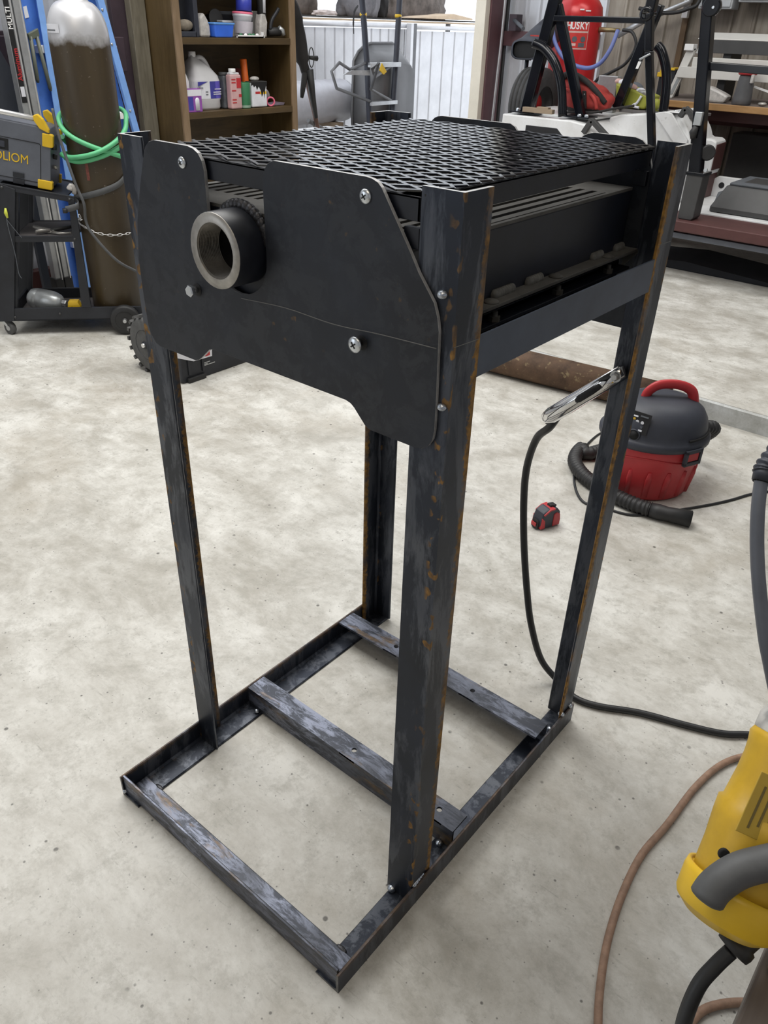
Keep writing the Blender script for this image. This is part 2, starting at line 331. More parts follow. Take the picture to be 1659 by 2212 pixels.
struct('trim_8', MB().box((LW+.06, BW-.085, 1.15), (-2.80, BW-.03, 1.255)), m_jamb, .003)['label'] = 'maroon girt on the back wall behind the tyre'
struct('trim_9', MB().box((-2.17, BW-.055, .05), (-2.13, BW-.03, 2.6)), wood('dark_batten', (.085, .05, .022), (.14, .085, .04), 5, 2))['label'] = 'narrow dark batten on the back wall'
struct('trim_10', MB().box((-1.95, BW-.10, .72), (0.5, BW-.03, .86)), m_oxide, .004)['label'] = 'red oxide girt under the workbench'

def cross_mat():
    g = G('mill_scale_sky_patches'); a = g.ramp(g.noise(48, 9, .78, g.vec((.30, 1, 1)), .5), .45, .56)
    c = g.mix(a, (.036, .041, .055), (.20, .22, .285)); c = g.mix(g.math('MULTIPLY', g.ramp(g.noise(6, 3), .42, .62), .75), c, (.050, .054, .066))  # pale blue patches put sky reflection into the mill scale colour
    r = g.math('MULTIPLY', g.ramp(g.noise(16, 5, .65, g.vec((.28, 1, 1))), .56, .64), .8)
    c = g.mix(r, c, g.mix(g.ramp(g.noise(80, 3), .4, .6), (.19, .115, .045), (.10, .07, .04)))
    return g.out(c, .40, .5, g.noise(150, 3), .1, .0006)
m_rail = paint('blue_grey_rail_steel', (.058, .072, .102), .42, .35, .3, 7)
m_cross = cross_mat()
# ================================================================== THE STAND
W, T, FL = .5676, .0048, .0508
VF, VR, HH = .187, .750, 1.1525
st = thing('grill_stand', 'bare steel angle iron stand carrying a black expanded metal grill over a burner box', 'grill stand', (-W/2, .38, 0))
LEG = [m_leg, m_cut]
def leg(x, y, A, B): MB().angle((x, y, T), (x, y, HH), A, B).build('leg', LEG, st)
leg(-T, VF, -X, Y); leg(-T, VR, -X, -Y); leg(-W+T, VF, X, Y); leg(-W+T, VR, X, -Y)
MB().angle((0, 0, 0), (0, .752, 0), -X, Z, .0492).build('base_rail', BASE, st)
MB().angle((-W, 0, 0), (-W, .752, 0), X, Z, .0492).build('base_rail', BASE, st)
MB().angle((-W+T+.001, .004, T), (-T-.001, .004, T), Y, Z, .0478).build('front_rail', [m_cross, BASE[1]], st)
def cross(y0, y1, front):                        # angle with its flat on top and two bolt holes
    z0, z1 = T, .0555; t = T; xs0, xs1 = -W+.0105, -.0125; mb = MB(); a, b = y0, y1
    cuts = []
    for hx in (-.270, -.059) if front else (-.400, -.185): cuts.append((hx, (a+b)/2))
    e = [xs0] + [c for h in cuts for c in (h[0]-.02, h[0]+.02)] + [xs1]
    mb.prof = []
    for i in range(len(e)-1):
        x0, x1 = e[i], e[i+1]
        if i % 2 == 0: mb.box((x0, a, z1-t), (x1, b, z1))
        else:
            hx, hy = cuts[i//2]; n = 20; ring = []; sq = []; hw, hh = (x1-x0)/2, (b-a)/2
            for k in range(n):
                th = 2*PI*k/n; c, s2 = math.cos(th), math.sin(th); m = min(hw/abs(c) if abs(c) > 1e-9 else 9, hh/abs(s2) if abs(s2) > 1e-9 else 9)
                ring.append((hx+.0055*c, hy+.0055*s2)); sq.append((hx+m*c, hy+m*s2))
            vs = [(px, py, zz) for zz in (z1, z1-t) for L in (ring, sq) for px, py in L]; fs = []
            for k in range(n):
                j = (k+1) % n
                fs += [[k, n+k, n+j, j], [2*n+k, 2*n+j, 3*n+j, 3*n+k], [k, j, 2*n+j, 2*n+k]]
            mb.add(vs, fs)
            for cx_, cy_ in ((x0, a), (x1, a), (x1, b), (x0, b)): pass
            # close the corners the ring fan leaves open
            for sx_, sy_ in ((-1, -1), (1, -1), (1, 1), (-1, 1)):
                th0 = math.atan2(sy_*hh, sx_*hw) % (2*PI); k = int(th0/(2*PI/n)); j = (k+1) % n
                for zz in (z1, z1-t): mb.add([(sq[k][0], sq[k][1], zz), (hx+sx_*hw, hy+sy_*hh, zz), (sq[j][0], sq[j][1], zz)], [(0, 1, 2)])
    yv = (a, a+t) if front else (b-t, b)
    mb.box((xs0, yv[0], z0), (xs1, yv[1], z1-t))
    mb.prof = [(.001, .012, v.x) for v in mb.v]
    return mb.build('cross_member', [m_rustbar if False else m_cross, m_cut], st)
cross(.317, .363, True); cross(.608, .658, False)
MB().angle((-T, VF+FL, .9525), (-T, VR-FL, .9525), -X, Z, .048).build('upper_rail', [m_rail, m_cut], st)
MB().angle((-W+T, VF+FL, .9525), (-W+T, VR-FL, .9525), X, Z, .048).build('upper_rail', [m_rail, m_cut], st)

# end plates: the same torch-cut outline front and rear
OUT = [(-.5449, .9934), (-.5363, 1.0448), (-.5186, 1.0945), (-.5013, 1.1357), (-.4960, 1.1440), (-.4880, 1.1500), (-.4770, 1.1530), (-.4110, 1.1530), (-.4000, 1.1510), (-.3920, 1.1470), (-.3855, 1.1390), (-.3825, 1.1275)]
cxs, czs, rs = -.3305, 1.0410, .0515
OUT += [(cxs + rs*math.cos(t), czs + rs*math.sin(t)) for t in [PI + PI*k/14 for k in range(15)]]
OUT += [(-.2793, 1.1322), (-.2745, 1.1430), (-.2690, 1.1490), (-.2600, 1.1530), (-.1230, 1.1530), (-.1150, 1.1520), (-.1080, 1.1495), (-.1026, 1.1450), (-.0670, 1.0945), (-.0505, 1.0696), (-.0289, 1.0432), (-.0235, 1.0290), (-.0205, 1.0150), (-.0180, .9302), (-.0178, .9020), (-.0195, .8900), (-.0250, .8800), (-.0340, .8740), (-.0450, .8718),
        (-.1090, .8716), (-.1150, .8725), (-.1200, .8752), (-.1375, .8928), (-.1430, .8965), (-.1510, .8985), (-.3880, .8985), (-.3960, .8990), (-.4050, .8960), (-.4228, .8803), (-.4300, .8750), (-.4380, .8718), (-.5200, .8718), (-.5300, .8750), (-.5390, .8855), (-.5435, .8990), (-.5451, .9541)]
pl = MB().prism(OUT, (0, VF-.0055, 0), X, Z, Y, .005, 0, 1).build('end_plate', [m_plate, m_torch], st, .0005)
MB().prism([(-W-a, b) for a, b in OUT], (0, VR+.0005, 0), X, Z, Y, .005, 0, 1).build('end_plate', [m_plate, m_torch], st, .0005)
def screw(x, z, r, dome):                        # Phillips pan head
    mb = MB(); y = VF-.0055-dome
    mb.lathe([(r*.98, 0), (r, .0006), (r*.92, .0022), (r*.55, .0036), (0, .004)], (x, y, z), -Y, 20)
    s = mb.build('screw', m_zinc, pl)
    k = MB()
    for ea, eb in ((X, Z), (Z, -X)): k.beam(V((x, y-.0037, z))-(ea*.8+eb*.6)*r*.42, V((x, y-.0037, z))+(ea*.8+eb*.6)*r*.42, r*.16, .0012, Y)
    k.build('screw_slot', m_slot, pl)
screw(-.4225, 1.1329, .0072, 0); screw(-.1233, 1.1340, .0078, 0)
sb = MB(); sb.lathe([(.0042, 0), (.0042, .010)], (-.1284, VF-.0055, .9765), -Y, 12).build('bolt_shank', m_slot, pl); screw(-.1284, .9761, .0098, .009)
sb = MB(); sb.lathe([(.0045, 0), (.0045, .008)], (-.4200, VF-.0055, .9765), -Y, 12); sb.lathe([(.0075, .007), (.0080, .0078), (.0080, .0120), (.0066, .0135)], (-.4200, VF-.0055, .9765), -Y, 6, sm=False)
sb.build('hex_bolt', m_zinc, pl)
for x, z in ((-.1284, .9765), (-.4200, .9765)): MB().lathe([(.0085, 0), (.0085, .0008)], (x+.002, VF-.0054, z), -Y, 20).build('bolt_hole', m_slot, pl)
g = G('scribe'); m_scribe = g.out((.16, .16, .155), .6)
MB().tube(smooth([(-.33, VF-.0056, .9840), (-.25, VF-.0056, .9895), (-.17, VF-.0056, .9880), (-.10, VF-.0056, .9930), (-.022, VF-.0056, .9965)], 5), .0006, 5).build('scribe_mark', m_scribe, pl)
for p, q in (((-T+.0001, VF+.002, 1.000), (-T+.0001, VF+.049, .9975)), ((-T+.0001, VR-.049, 1.0205), (-T+.0001, VR-.004, 1.0195))):
    MB().tube([p, q], .0005, 5).build('scribe_mark', m_scribe, st)
def bead(p, r, sc=(1, 1, .8)): MB().ball(p, r, n=12, sc=sc).build('weld_bead', m_bead, st)
for p, r in (((-.0215, VF-.001, 1.0530), .0065), ((-.0125, VF-.001, .9310), .0060), ((-.0445, .186, .0095), .0085), ((-.0350, .312, .0085), .0070), ((-.0180, .690, .0090), .0075), ((-.0065, .706, .0500), .0070), ((-.0040, .738, .0520), .0060), ((-.528, .312, .0085), .0060), ((-W+.006, .0025, .012), .0050)): bead(p, r)
for k in range(5): bead((-.0055-.0006*k, .195+.006*k, .0490), .0052, (1, 1.1, .7))
dull = lambda p, r, sc: MB().ball(p, r, n=10, sc=sc).build('weld_bead', paint_bead, st)
paint_bead = paint('dull_weld_bead', (.06, .06, .065), .4, .8, .4, 90, .5, 220)
for p, r, sc in (((-.040, .052, .0085), .006, (1.8, .7, .35)), ((-.522, .052, .0085), .006, (1.8, .7, .35)), ): dull(p, r, sc)

# burner box with a slotted lid, and the pipe coupling
bx = MB(); L_, R_, F_, B_, Z0, Z1 = -.500, -.069, .1935, .722, .985, 1.0900
bx.box((R_-.004, F_, Z0), (R_, B_, Z1-.004)).box((L_, F_, Z0), (L_+.004, B_, Z1-.004)).box((L_, F_, Z0), (R_, F_+.004, Z1-.004)).box((L_, B_-.004, Z0), (R_, B_, Z1-.004)).box((L_, F_, Z0-.03), (R_, B_, Z0))
bb = bx.build('burner_box', m_black, st, .0015)
lid = MB().box((L_, F_, Z1-.004), (R_, .248, Z1)).box((L_, .648, Z1-.004), (R_, B_, Z1)); n = 22; pitch = (R_-L_)/n
for k in range(n): lid.box((L_+pitch*k, .248, Z1-.004), (L_+pitch*k+pitch*.56, .648, Z1))
lid.box((R_-.006, .248, Z1-.004), (R_, .648, Z1)); lid.build('slotted_lid', m_blackd, bb)
MB().box((L_+.01, F_+.008, Z0+.002), (R_-.01, B_-.008, Z0+.004)).build('black_floor', m_blackfill, bb)  # plain black sheet over the box bottom, below the slots
pc = MB(); c0 = (-.3305, .1455, 1.0480); D = Y
pc2 = MB().lathe([(.0330, .0004), (.0445, .0004), (.0447, .0012)], c0, D, 40, caps=False)
inner = [(.0330, .0004)]
for k in range(14): inner += [(.0325-.0002*k, .0010+.0022*k), (.0308-.0002*k, .0021+.0022*k)]
pc.lathe([(.0447, .0012), (.0452, .002), (.0452, .050)], c0, D, 40, caps=False)
cpl = pc.build('pipe_coupling', m_black, bb); pc2.build('turned_face', m_coupl, cpl)
MB().lathe(inner, c0, D, 40, sm=False, caps=False).lathe([(.0305, .031), (.0295, .050), (0.0, .0505)], c0, D, 40, mi=1, caps=False).build('threaded_bore', [m_bore, m_blackfill], cpl)
wb = MB()
for k in range(22):
    t = .25+PI*1.05*k/21; wb.ball((-.3305+.0475*math.cos(t), .1905, 1.048+.0475*math.sin(t)), .0075, n=8, sc=(1, .8, 1))
wb.build('weld_ring', paint_bead, cpl)
lg = MB().box((R_-.001, .210, .9990), (-.0475, .732, 1.0035)).prism([(0, 0), (.021, 0), (.021, -.006), (0, -.03)], (R_, .732, 1.0010), X, Z, Y, .004)
lg.build('ledge', m_blackd, bb, .0005)
MB().box((R_, .200, .9745), (-.0500, .720, .9785)).box((R_-.002, .20, .955), (R_+.0, .72, .985)).build('lower_flange', m_black, bb, .0005)
for y in (.340, .498, .650):
    MB().lathe([(.0100, 0), (.0095, .0016), (.0065, .0034), (0, .0044)], (-.0580, y, 1.0035), Z, 16).build('carriage_bolt', m_blackd, bb)
    MB().lathe([(.0075, 0), (.0075, .006)], (-.0575, y+.01, .9785), Z, 6, sm=False).lathe([(.004, -.008), (.004, .012)], (-.0575, y+.01, .9785), Z, 8).build('nut', m_blackd, bb)
for y0, y1 in ((.36, .405), (.44, .475), (.62, .65), (.695, .72)):
    wb = MB(); k = 0; y = y0
    while y < y1: wb.ball((R_+.002, y, 1.0055), .0075, n=8, sc=(.8, .75, 1)); y += .005
    wb.build('weld_bead', m_dust, bb)
MB().box((-.13, .2035, 1.0900), (-.105, .222, 1.0995)).build('foil_scrap', m_silver, bb, .002)

# grill frame and expanded metal
GL, GR, GF, GB, GZ = -.497, -.058, .1895, .744, 1.1410
gf = MB()
gf.box((GR-.004, GF, GZ-.024), (GR, GB, GZ)).box((GL, GF, GZ-.024), (GL+.004, GB, GZ)).box((GL, GF, GZ-.024), (GR, GF+.004, GZ)).box((GL, GB-.004, GZ-.024), (GR, GB, GZ))
gf.box((GR-.030, GF, GZ-.003), (GR, GB, GZ)).box((GL, GF, GZ-.003), (GL+.03, GB, GZ)).box((GL, GF, GZ-.003), (GR, GF+.03, GZ)).box((GL, GB-.03, GZ-.003), (GR, GB, GZ))
gfr = gf.build('grill_frame', m_black, st, .0008)
for x, y in ((GR-.012, VF+.006), (GR-.012, VR-.008), (GL+.012, VF+.006), (GL+.012, VR-.008)):
    MB().box((x-.008, y-.004, 1.09), (x+.012, y+.004, GZ-.03)).build('frame_bracket', m_black, st, .0008)
em = MB(); LW2, SW2 = .0254, .0117; x0, x1, y0, y1 = -.496, -.050, .1875, .748
nr = int((y1-y0)/SW2); nc = int(round((x1-x0)/LW2)); ww, tt = .0036, .0020; ca, sa = math.cos(-.13), math.sin(-.13)
for j in range(nr):
    for i in range(nc):
        a, b = (j, j+1) if (i+j) % 2 == 0 else (j+1, j)
        xa, xb = x0+i*LW2, min(x0+(i+1)*LW2+.003, x1); ya, yb = y0+a*SW2, y0+b*SW2
        if a < b: za, zb = .0010, .0024
        else: za, zb = .0024, .0010
        zc = GZ+.0022
        p, q = V((xa, ya, zc+za)), V((xb, yb, zc+zb)); d = (q-p).normalized(); r = d.cross(Z).normalized(); u = r.cross(d)
        e1 = r*ca+u*sa; e2 = u*ca-r*sa
        em.add([e + e1*(ww/2*m) + e2*(tt/2*n2) for e in (p, q) for m, n2 in ((-1, -1), (1, -1), (1, 1), (-1, 1))], [(0, 1, 2, 3), (7, 6, 5, 4), (0, 4, 5, 1), (1, 5, 6, 2), (2, 6, 7, 3), (3, 7, 4, 0)])
em.build('expanded_metal_grate', m_mesh, st)

# ground clamp on the rear right leg, with its black lead on the floor
gc = thing('ground_clamp', 'chrome welding ground clamp biting the stand leg above the shop vacuum', 'clamp', (-.10, .735, .69))
A0, A1 = V((-.030, .7310, .809)), V((-.152, .724, .688)); d = (A1-A0).normalized(); yv = Y; wv = d.cross(yv)
def jaw(s): 
    pts = [A0 + wv*0, A0 + d*.05, A0 + d*.10, A1 - d*.02, A1 + d*.004]; r = [.0125, .0135, .0145, .0150, .0100]
    m = MB().tube([p + yv*(s*.004) for p in pts], r, 16, flat=.62); return m
top = MB(); ring = []
for k, (a, w_, h_) in enumerate(((0, .0125, .006), (.045, .0135, .008), (.085, .0140, .012), (.12, .0150, .014), (.16, .0150, .013), (.176, .011, .009), (.180, .004, .004))):
    ring.append([A0 + d*a + wv*(w_*math.cos(t)) - yv*(h_*math.sin(t)) for t in [PI*i/10 for i in range(11)]])
for L in ring: top.add(L, [])
for i in range(len(ring)-1):
    for k in range(10): top.f.append([i*11+k, i*11+k+1, (i+1)*11+k+1, (i+1)*11+k]); top.mi.append(0); top.sm.append(True)
hnd = top.build('clamp_handle', m_chrome, gc); sm_ = hnd.modifiers.new('thick', 'SOLIDIFY'); sm_.thickness = .0014
MB().tube([A0 + d*.045 - yv*.0095, A0 + d*.06 - yv*.0115, A0 + d*.088 - yv*.0135, A0 + d*.096 - yv*.0130], [.006, .0075, .0075, .004], 12, flat=.35).build('slot_opening', m_slot, gc)
MB().tube([A0 + d*a + yv*.001 for a in (.0, .06, .12, .15)], [.011, .012, .010, .006], 12, flat=.3).build('clamp_jaw', m_alu, gc)
MB().lathe([(.0075, 0), (.0075, .004), (.005, .006)], A0 + d*.014 - yv*.006, -Y, 6, sm=False).lathe([(.010, -.001), (.010, .0005)], A0 + d*.014 - yv*.006, -Y, 16).build('nut', m_alu, gc)
lead = [A1 - d*.03 + V((0, .004, -.004)), A1 + V((.004, .010, -.020)), (-.182, .755, .624), (-.204, .775, .547), (-.208, .790, .461), (-.196, .797, .351), (-.174, .80, .237), (-.152, .803, .150), (-.120, .815, .06), (-.075, .828, .012), (-.024, .811, .0075), (.028, .822, .0075), (.108, .865, .0075), (.200, .898, .0075), (.270, .928, .0075), (.334, .975, .0075), (.50, 1.06, .0075), (.75, 1.10, .0075)]
MB().tube(smooth(lead, 6), .0075, 10).build('clamp_lead', m_cord, gc)

# ================================================================== FLOOR THINGS ON THE RIGHT
# shop vacuum
vc = V((-.330, 1.857, 0)); sv = thing('shop_vacuum', 'small red and black shop vacuum standing on the concrete by the kerb', 'vacuum cleaner', tuple(vc))
ex = 1.16
MB().lathe([(.108, 0), (.115, .004), (.120, .012), (.137, .150), (.141, .186), (.138, .190)], vc, Z, 48, sx=ex, ref=R3).build('drum', m_redp, sv)
rb = MB()
for k in range(16):                              # upright flutes moulded in the drum
    t = 2*PI*(k+.5)/16; c, s_ = math.cos(t), math.sin(t)
    pts = [vc + R3*(r*ex*c) + F3*(r*s_) + Z*h for r, h in ((.1205, .015), (.1300, .085), (.1335, .112))]
    rb.tube(pts, [.010, .011, .006], 8, flat=.35)
rb.build('drum_flutes', m_redp, sv)['kind'] = 'stuff'
band = [vc + R3*(.1385*ex*math.cos(t)) + F3*(.1385*math.sin(t)) + Z*(.150+.010*math.sin(3*t+1)) for t in [2*PI*k/48 for k in range(48)]]
MB().tube(band, .0028, 6, closed=True).build('moulded_line', m_redp, sv)
vl = MB().lathe([(.144, .184), (.150, .190), (.150, .205), (.145, .212), (.142, .214), (.140, .222), (.138, .226), (.137, .232), (.131, .262), (.118, .286), (.098, .304), (.070, .315), (.03, .319), (0, .3195)], vc, Z, 48, sx=ex, ref=R3)
lidv = vl.build('motor_lid', m_char, sv)
hd = smooth([vc + R3*a + F3*b + Z*c for a, b, c in ((-.052, .0, .312), (-.045, .0, .332), (-.02, 0, .352), (.02, 0, .358), (.06, 0, .352), (.090, 0, .334), (.104, 0, .296))], 5)
MB().tube(hd, [.016]*len(hd), 12, flat=.62).build('carry_handle', m_redp, sv)
MB().lathe([(.017, 0), (.020, .004), (.016, .006), (.015, -.02)], vc + R3*-.098 - F3*.106 + Z*.232, (R3*-.55 - F3*.8), 20).build('blower_port', m_char, sv)
MB().lathe([(.0145, .0065), (0, .0066)], vc + R3*-.098 - F3*.106 + Z*.232, (R3*-.55 - F3*.8), 20).build('port_bore', m_blackfill, sv)
sl = [vc + R3*(.1405*ex*math.cos(t)) + F3*(.1405*math.sin(t)) + Z*.2235 for t in [-1.15+.9*k/10 for k in range(11)]]
MB().tube(sl, .0042, 8).build('vent_slot', m_blackfill, sv)
for t in (-1.02, 2.12):                            # latches
    p = vc + R3*(.143*ex*math.cos(t)) + F3*(.143*math.sin(t)); nrm = (R3*math.cos(t)/ex + F3*math.sin(t)).normalized(); tg = nrm.cross(Z)
    lt = MB()
    for a, b, c, e2 in ((-.034, -.024, .148, .196), (.024, .034, .148, .196), (-.034, .034, .144, .156), (-.034, .034, .186, .198)):
        lt.prism([(a, c), (b, c), (b, e2), (a, e2)], (p.x, p.y, 0), tg, Z, nrm, .012)
    lo = lt.build('latch', m_char, sv, .001)
    MB().prism([(-.022, .158), (.022, .158), (.022, .184), (-.022, .184)], (p.x, p.y, 0), tg, Z, nrm, .009).build('latch_tab', m_redp, lo, .001)
pn = (R3*-.62 - F3*.74).normalized(); pt = pn.cross(Z)*-1; base = vc + pn*.1365
pnl = Z.cross(pn); zz = (Z + pn*-.30).normalized(); o_ = base + Z*.240 + pn*-.001
def lab(a, b, c, e2, m): MB().prism([(a, c), (b, c), (b, e2), (a, e2)], o_ + pn*.006, pnl, zz, pn, .0012).build('printed_label', m, sv)
lab(-.046, .028, -.002, .062, m_blackfill); o_ = o_ + pn*.0013
lab(-.040, -.018, .036, .042, m_yel); lab(-.040, -.012, .046, .050, m_label); lab(-.005, .020, .050, .054, m_dim); lab(-.040, -.018, .012, .032, m_deepgrey); lab(.0, .012, .006, .011, m_label)
for a in (-.010, .006): MB().lathe([(.0052, 0), (.0052, .0012)], o_ + pn*.006 + pnl*a + zz*.033, pn, 14).build('printed_label', m_label, sv)
for a in (-.010, .006): MB().lathe([(.0042, 0), (.0042, .001)], o_ + pn*.006 + pnl*a + zz*.018, pn, 14).build('printed_label', m_dim, sv)
def ribbed(pts, r, k=7, amp=.10):
    P = smooth(pts, k); out = []; acc = []
    for i in range(len(P)-1):
        n_ = max(2, int((P[i+1]-P[i]).length/.0032))
        acc += [P[i].lerp(P[i+1], j/n_) for j in range(n_)]
    return acc, [r*(1+(amp if (i//2) % 2 else -amp*.4)) for i in range(len(acc))]
hp = [vc + R3*.155 + F3*.06 + Z*.178, vc + R3*.200 + F3*.075 + Z*.180, vc + R3*.232 + F3*.10 + Z*.160, vc + R3*.215 + F3*.16 + Z*.10, vc + R3*.12 + F3*.215 + Z*.04, vc + R3*-.03 + F3*.225 + Z*.024, vc + R3*-.15 + F3*.16 + Z*.024, (-.585, 1.905, .024), (-.560, 1.810, .024), (-.490, 1.735, .024), (-.400, 1.694, .024), (-.330, 1.677, .024), (-.262, 1.672, .024), (-.225, 1.676, .024)]
P, rr = ribbed(hp, .0225); MB().tube(P, rr, 12).build('hose', m_rubber, sv)
MB().tube([(-.225, 1.676, .024), (-.200, 1.680, .025), (-.175, 1.686, .025), (-.108, 1.706, .026)], [.023, .0245, .0225, .0265], 16).tube([(-.1085, 1.7058, .026), (-.1065, 1.7064, .026)], .022, 16, mi=1).build('hose_nozzle', [m_rubber, m_blackfill], sv)
vcord = [(-.43, 2.03, .10), (-.52, 2.10, .03), (-.601, 2.126, .0042), (-.601, 1.996, .0042), (-.564, 1.838, .0042), (-.499, 1.700, .0042), (-.422, 1.610, .0042), (-.358, 1.619, .0042), (-.266, 1.640, .0042), (-.195, 1.729, .0042), (-.110, 1.862, .0042), (-.063, 1.950, .0042), (-.029, 2.028, .0042), (.02, 2.10, .0042), (.20, 2.30, .0042), (.9, 2.40, .0042)]
MB().tube(smooth(vcord, 6), .0042, 8).build('power_cord', m_cord, sv)

# rusty pipe with a thin bar poking out, red tape measure
pp = thing('steel_pipe', 'rusty brown steel pipe lying along the kerb behind the stand', 'pipe', (-1.2, 2.36, 0))
a, b = V((-2.0, 2.265, .062)), V((-.50, 2.448, .062))
d = (b-a).normalized(); L = (b-a).length
MB().lathe([(.054, 0), (.062, 0), (.062, L), (.054, L), (.054, L-.3)], a, d, 32, caps=False).build('pipe_wall', m_pipe, pp)
tag(MB().tube([(-.46, 2.440, .022), (-.318, 2.428, .020)], .0165, 14).build('steel_bar', paint('dark_rusty_bar', (.12, .075, .05), .65, .2, .3, 40)), 'thin dark steel bar poking out past the shop vacuum toward the kerb', 'bar')
tc = V((-.444, 1.413, 0)); tm = thing('red_tape_measure', 'red and black tape measure alone on the concrete left of the shop vacuum', 'tape measure', tuple(tc)); e1 = (R3*.86 + F3*.5).normalized(); e2 = Z.cross(e1)
prf = [(-.036, .001), (.036, .001), (.038, .02), (.034, .05), (.022, .064), (-.01, .066), (-.030, .056), (-.038, .03)]
MB().prism(prf, tc - e2*.020, e1, Z, e2, .040).build('case', m_char, tm, .004)
MB().prism([(-.030, .052), (-.008, .0655), (.012, .0665), (.012, .061), (-.006, .060), (-.026, .047)], tc - e2*.023, e1, Z, e2, .046).build('red_shell', m_redp, tm, .002)
MB().prism([(.008, .004), (.035, .004), (.036, .024), (.033, .042), (.020, .050), (.010, .046)], tc - e2*.0225, e1, Z, e2, .045).build('red_shell', m_redp, tm, .002)
MB().prism([(-.037, .004), (-.020, .004), (-.022, .030), (-.034, .042)], tc - e2*.0225, e1, Z, e2, .045).build('red_shell', m_redp, tm, .002)
MB().prism([(-.046, .004), (-.036, .002), (-.036, .030), (-.043, .034)], tc - e2*.013, e1, Z, e2, .026).build('tape_mouth', m_rubber, tm, .002)
MB().prism([(-.049, .012), (-.0465, .012), (-.0465, .024), (-.049, .024)], tc - e2*.010, e1, Z, e2, .020).build('end_hook', m_redp, tm)
MB().prism([(.002, .066), (.024, .062), (.026, .069), (.004, .073)], tc - e2*.009, e1, Z, e2, .018).build('lock_button', m_rubber, tm, .0015)

# dusty brown extension cord
ec = [(.75, 1.00, .0068), (.52, .999, .0068), (.390, .960, .0068), (.338, .912, .0068), (.299, .847, .0068), (.278, .751, .0068), (.270, .631, .0068), (.260, .538, .0068), (.266, .448, .0068), (.281, .363, .0068), (.302, .292, .0068), (.330, .224, .0068), (.365, .165, .0068), (.41, .14, .0068), (.445, .17, .0068), (.437, .25, .0068), (.439, .315, .0068), (.446, .345, .0068), (.462, .370, .0068), (.486, .395, .0068), (.523, .422, .0068), (.62, .48, .0068), (.9, .5, .0068)]
tag(MB().tube(smooth(ec, 6), .0068, 10).build('extension_cord', m_brown), 'dusty brown extension cord curving over the concrete in front', 'cord')

# worn table corner and the yellow corded tool on it
tb = thing('work_table', 'worn grey work table of which one corner shows below the yellow tool', 'table', (.80, -.25, 0))
TZ = .615
for k in range(4): MB().box((.4645+.16*k, -.80, TZ-.04), (.4645+.16*k+.1585, .36, TZ)).build('plank', m_table, tb, .003)
for x, y in ((.62, -.72), (1.02, -.72), (.62, .28), (1.02, .28)): MB().box((x-.03, y-.03, 0), (x+.03, y+.03, TZ-.04)).build('leg', m_table, tb, .002)
yt = thing('power_tool', 'yellow corded power tool with a dark grey loop handle beside the table corner', 'power tool', (.44, .03, .62))
ax0, ax1 = V((.424, .030, .670)), V((.422, .133, .800)); ad = (ax1-ax0).normalized(); al = (ax1-ax0).length
right = V((1, .12, 0)).normalized()
def along(t, off=0.0, o2=0.0): return ax0 + ad*(al*t) + right*off
MB().tube([along(t) for t in (-.10, .0, .10, .22, .36, .44, .455, .60, .70, .76, .81, .84)], [.030, .0340, .0355, .0362, .0385, .0392, .0360, .0345, .0345, .0355, .0372, .0350], 28).build('motor_housing', m_yel, yt)
gr = along(-.03, .002)
def ringpts(c, r, n=40, t0=0, t1=2*PI): 
    u = ad.cross(right).normalized(); w2 = ad.cross(u)
    return [c + u*(r*math.cos(t0+(t1-t0)*k/n)) + w2*(r*math.sin(t0+(t1-t0)*k/n)) for k in range(n+(0 if t1-t0 > 6.28 else 1))]
cap = MB().lathe([(.0405, -.012), (.0425, -.008), (.0435, .012), (.0425, .018), (.0395, .018), (.0390, -.006)], gr, ad, 40, caps=False)
cap.lathe([(.0405, -.012), (.031, -.019), (.012, -.022), (0, -.0225)], gr, ad, 40, caps=False).build('end_guard', m_yel2, yt)
for t in (.4, 1.5, 2.6, 3.7, 4.8, 5.9):
    q = ringpts(gr, .035, 1, t, t+.3)[0]; q2 = ringpts(gr, .040, 1, t, t+.3)[0]
    MB().beam(q + ad*.012, q2 + ad*.012, .010, .008, ad).build('guard_spoke', m_yel2, yt)
MB().lathe([(.0385, .006), (.033, .008)], gr, ad, 32, caps=False).build('guard_shadow_gap', m_blackfill, yt)  # black ring paints the shade inside the guard gap
for t, sz in ((.30, .0032),):
    c = V((.4095, .0132, .7310))
    MB().lathe([(.0046, -.002), (.0046, .0006), (.003, .0008)], c, -fw, 14).build('screw_well', m_blackfill, yt)
seam = [along(.455) + (-(fw)*math.cos(a_) - right*math.sin(a_))*.0385 for a_ in [-1.2+2.4*k/12 for k in range(13)]]
MB().tube(seam, .0008, 6).build('housing_seam', paint('dark_yellow_seam', (.30, .19, .012), .6), yt)
plc = V((.4120, .0405, .7560)); e1 = ad; e2 = ad.cross(fw).normalized()
MB().prism([(-.016, -.004), (.036, -.004), (.036, .024), (-.016, .024)], plc, e1, -e2 if e2.dot(right) < 0 else e2, -fw, .0012).build('rating_plate', paint('yellow_plate', (.50, .34, .045), .5), yt, .0006)
er = -e2 if e2.dot(right) < 0 else e2
for k in range(3): MB().prism([(-.010+.004*k, .003+.007*k), (.026-.008*k, .003+.007*k), (.026-.008*k, .0050+.007*k), (-.010+.004*k, .0050+.007*k)], plc - fw*.0012, e1, er, -fw, .0004).build('printed_lines', paint('faded_print', (.16, .12, .035), .6), yt)
MB().ball(along(.98, .008), .036, sc=(1, 1, 1)).lathe([(.034, -.004), (.0375, .0), (.0375, .012), (.03, .03), (0, .045)], along(.845, .002), ad, 24).build('gear_head', m_alub, yt)
MB().tube([along(.98, .058) - fw*.02, along(1.10, .06) - fw*.024, along(1.3, .08) - fw*.01], [.014, .013, .013], 12).build('gear_lever', m_grip, yt)
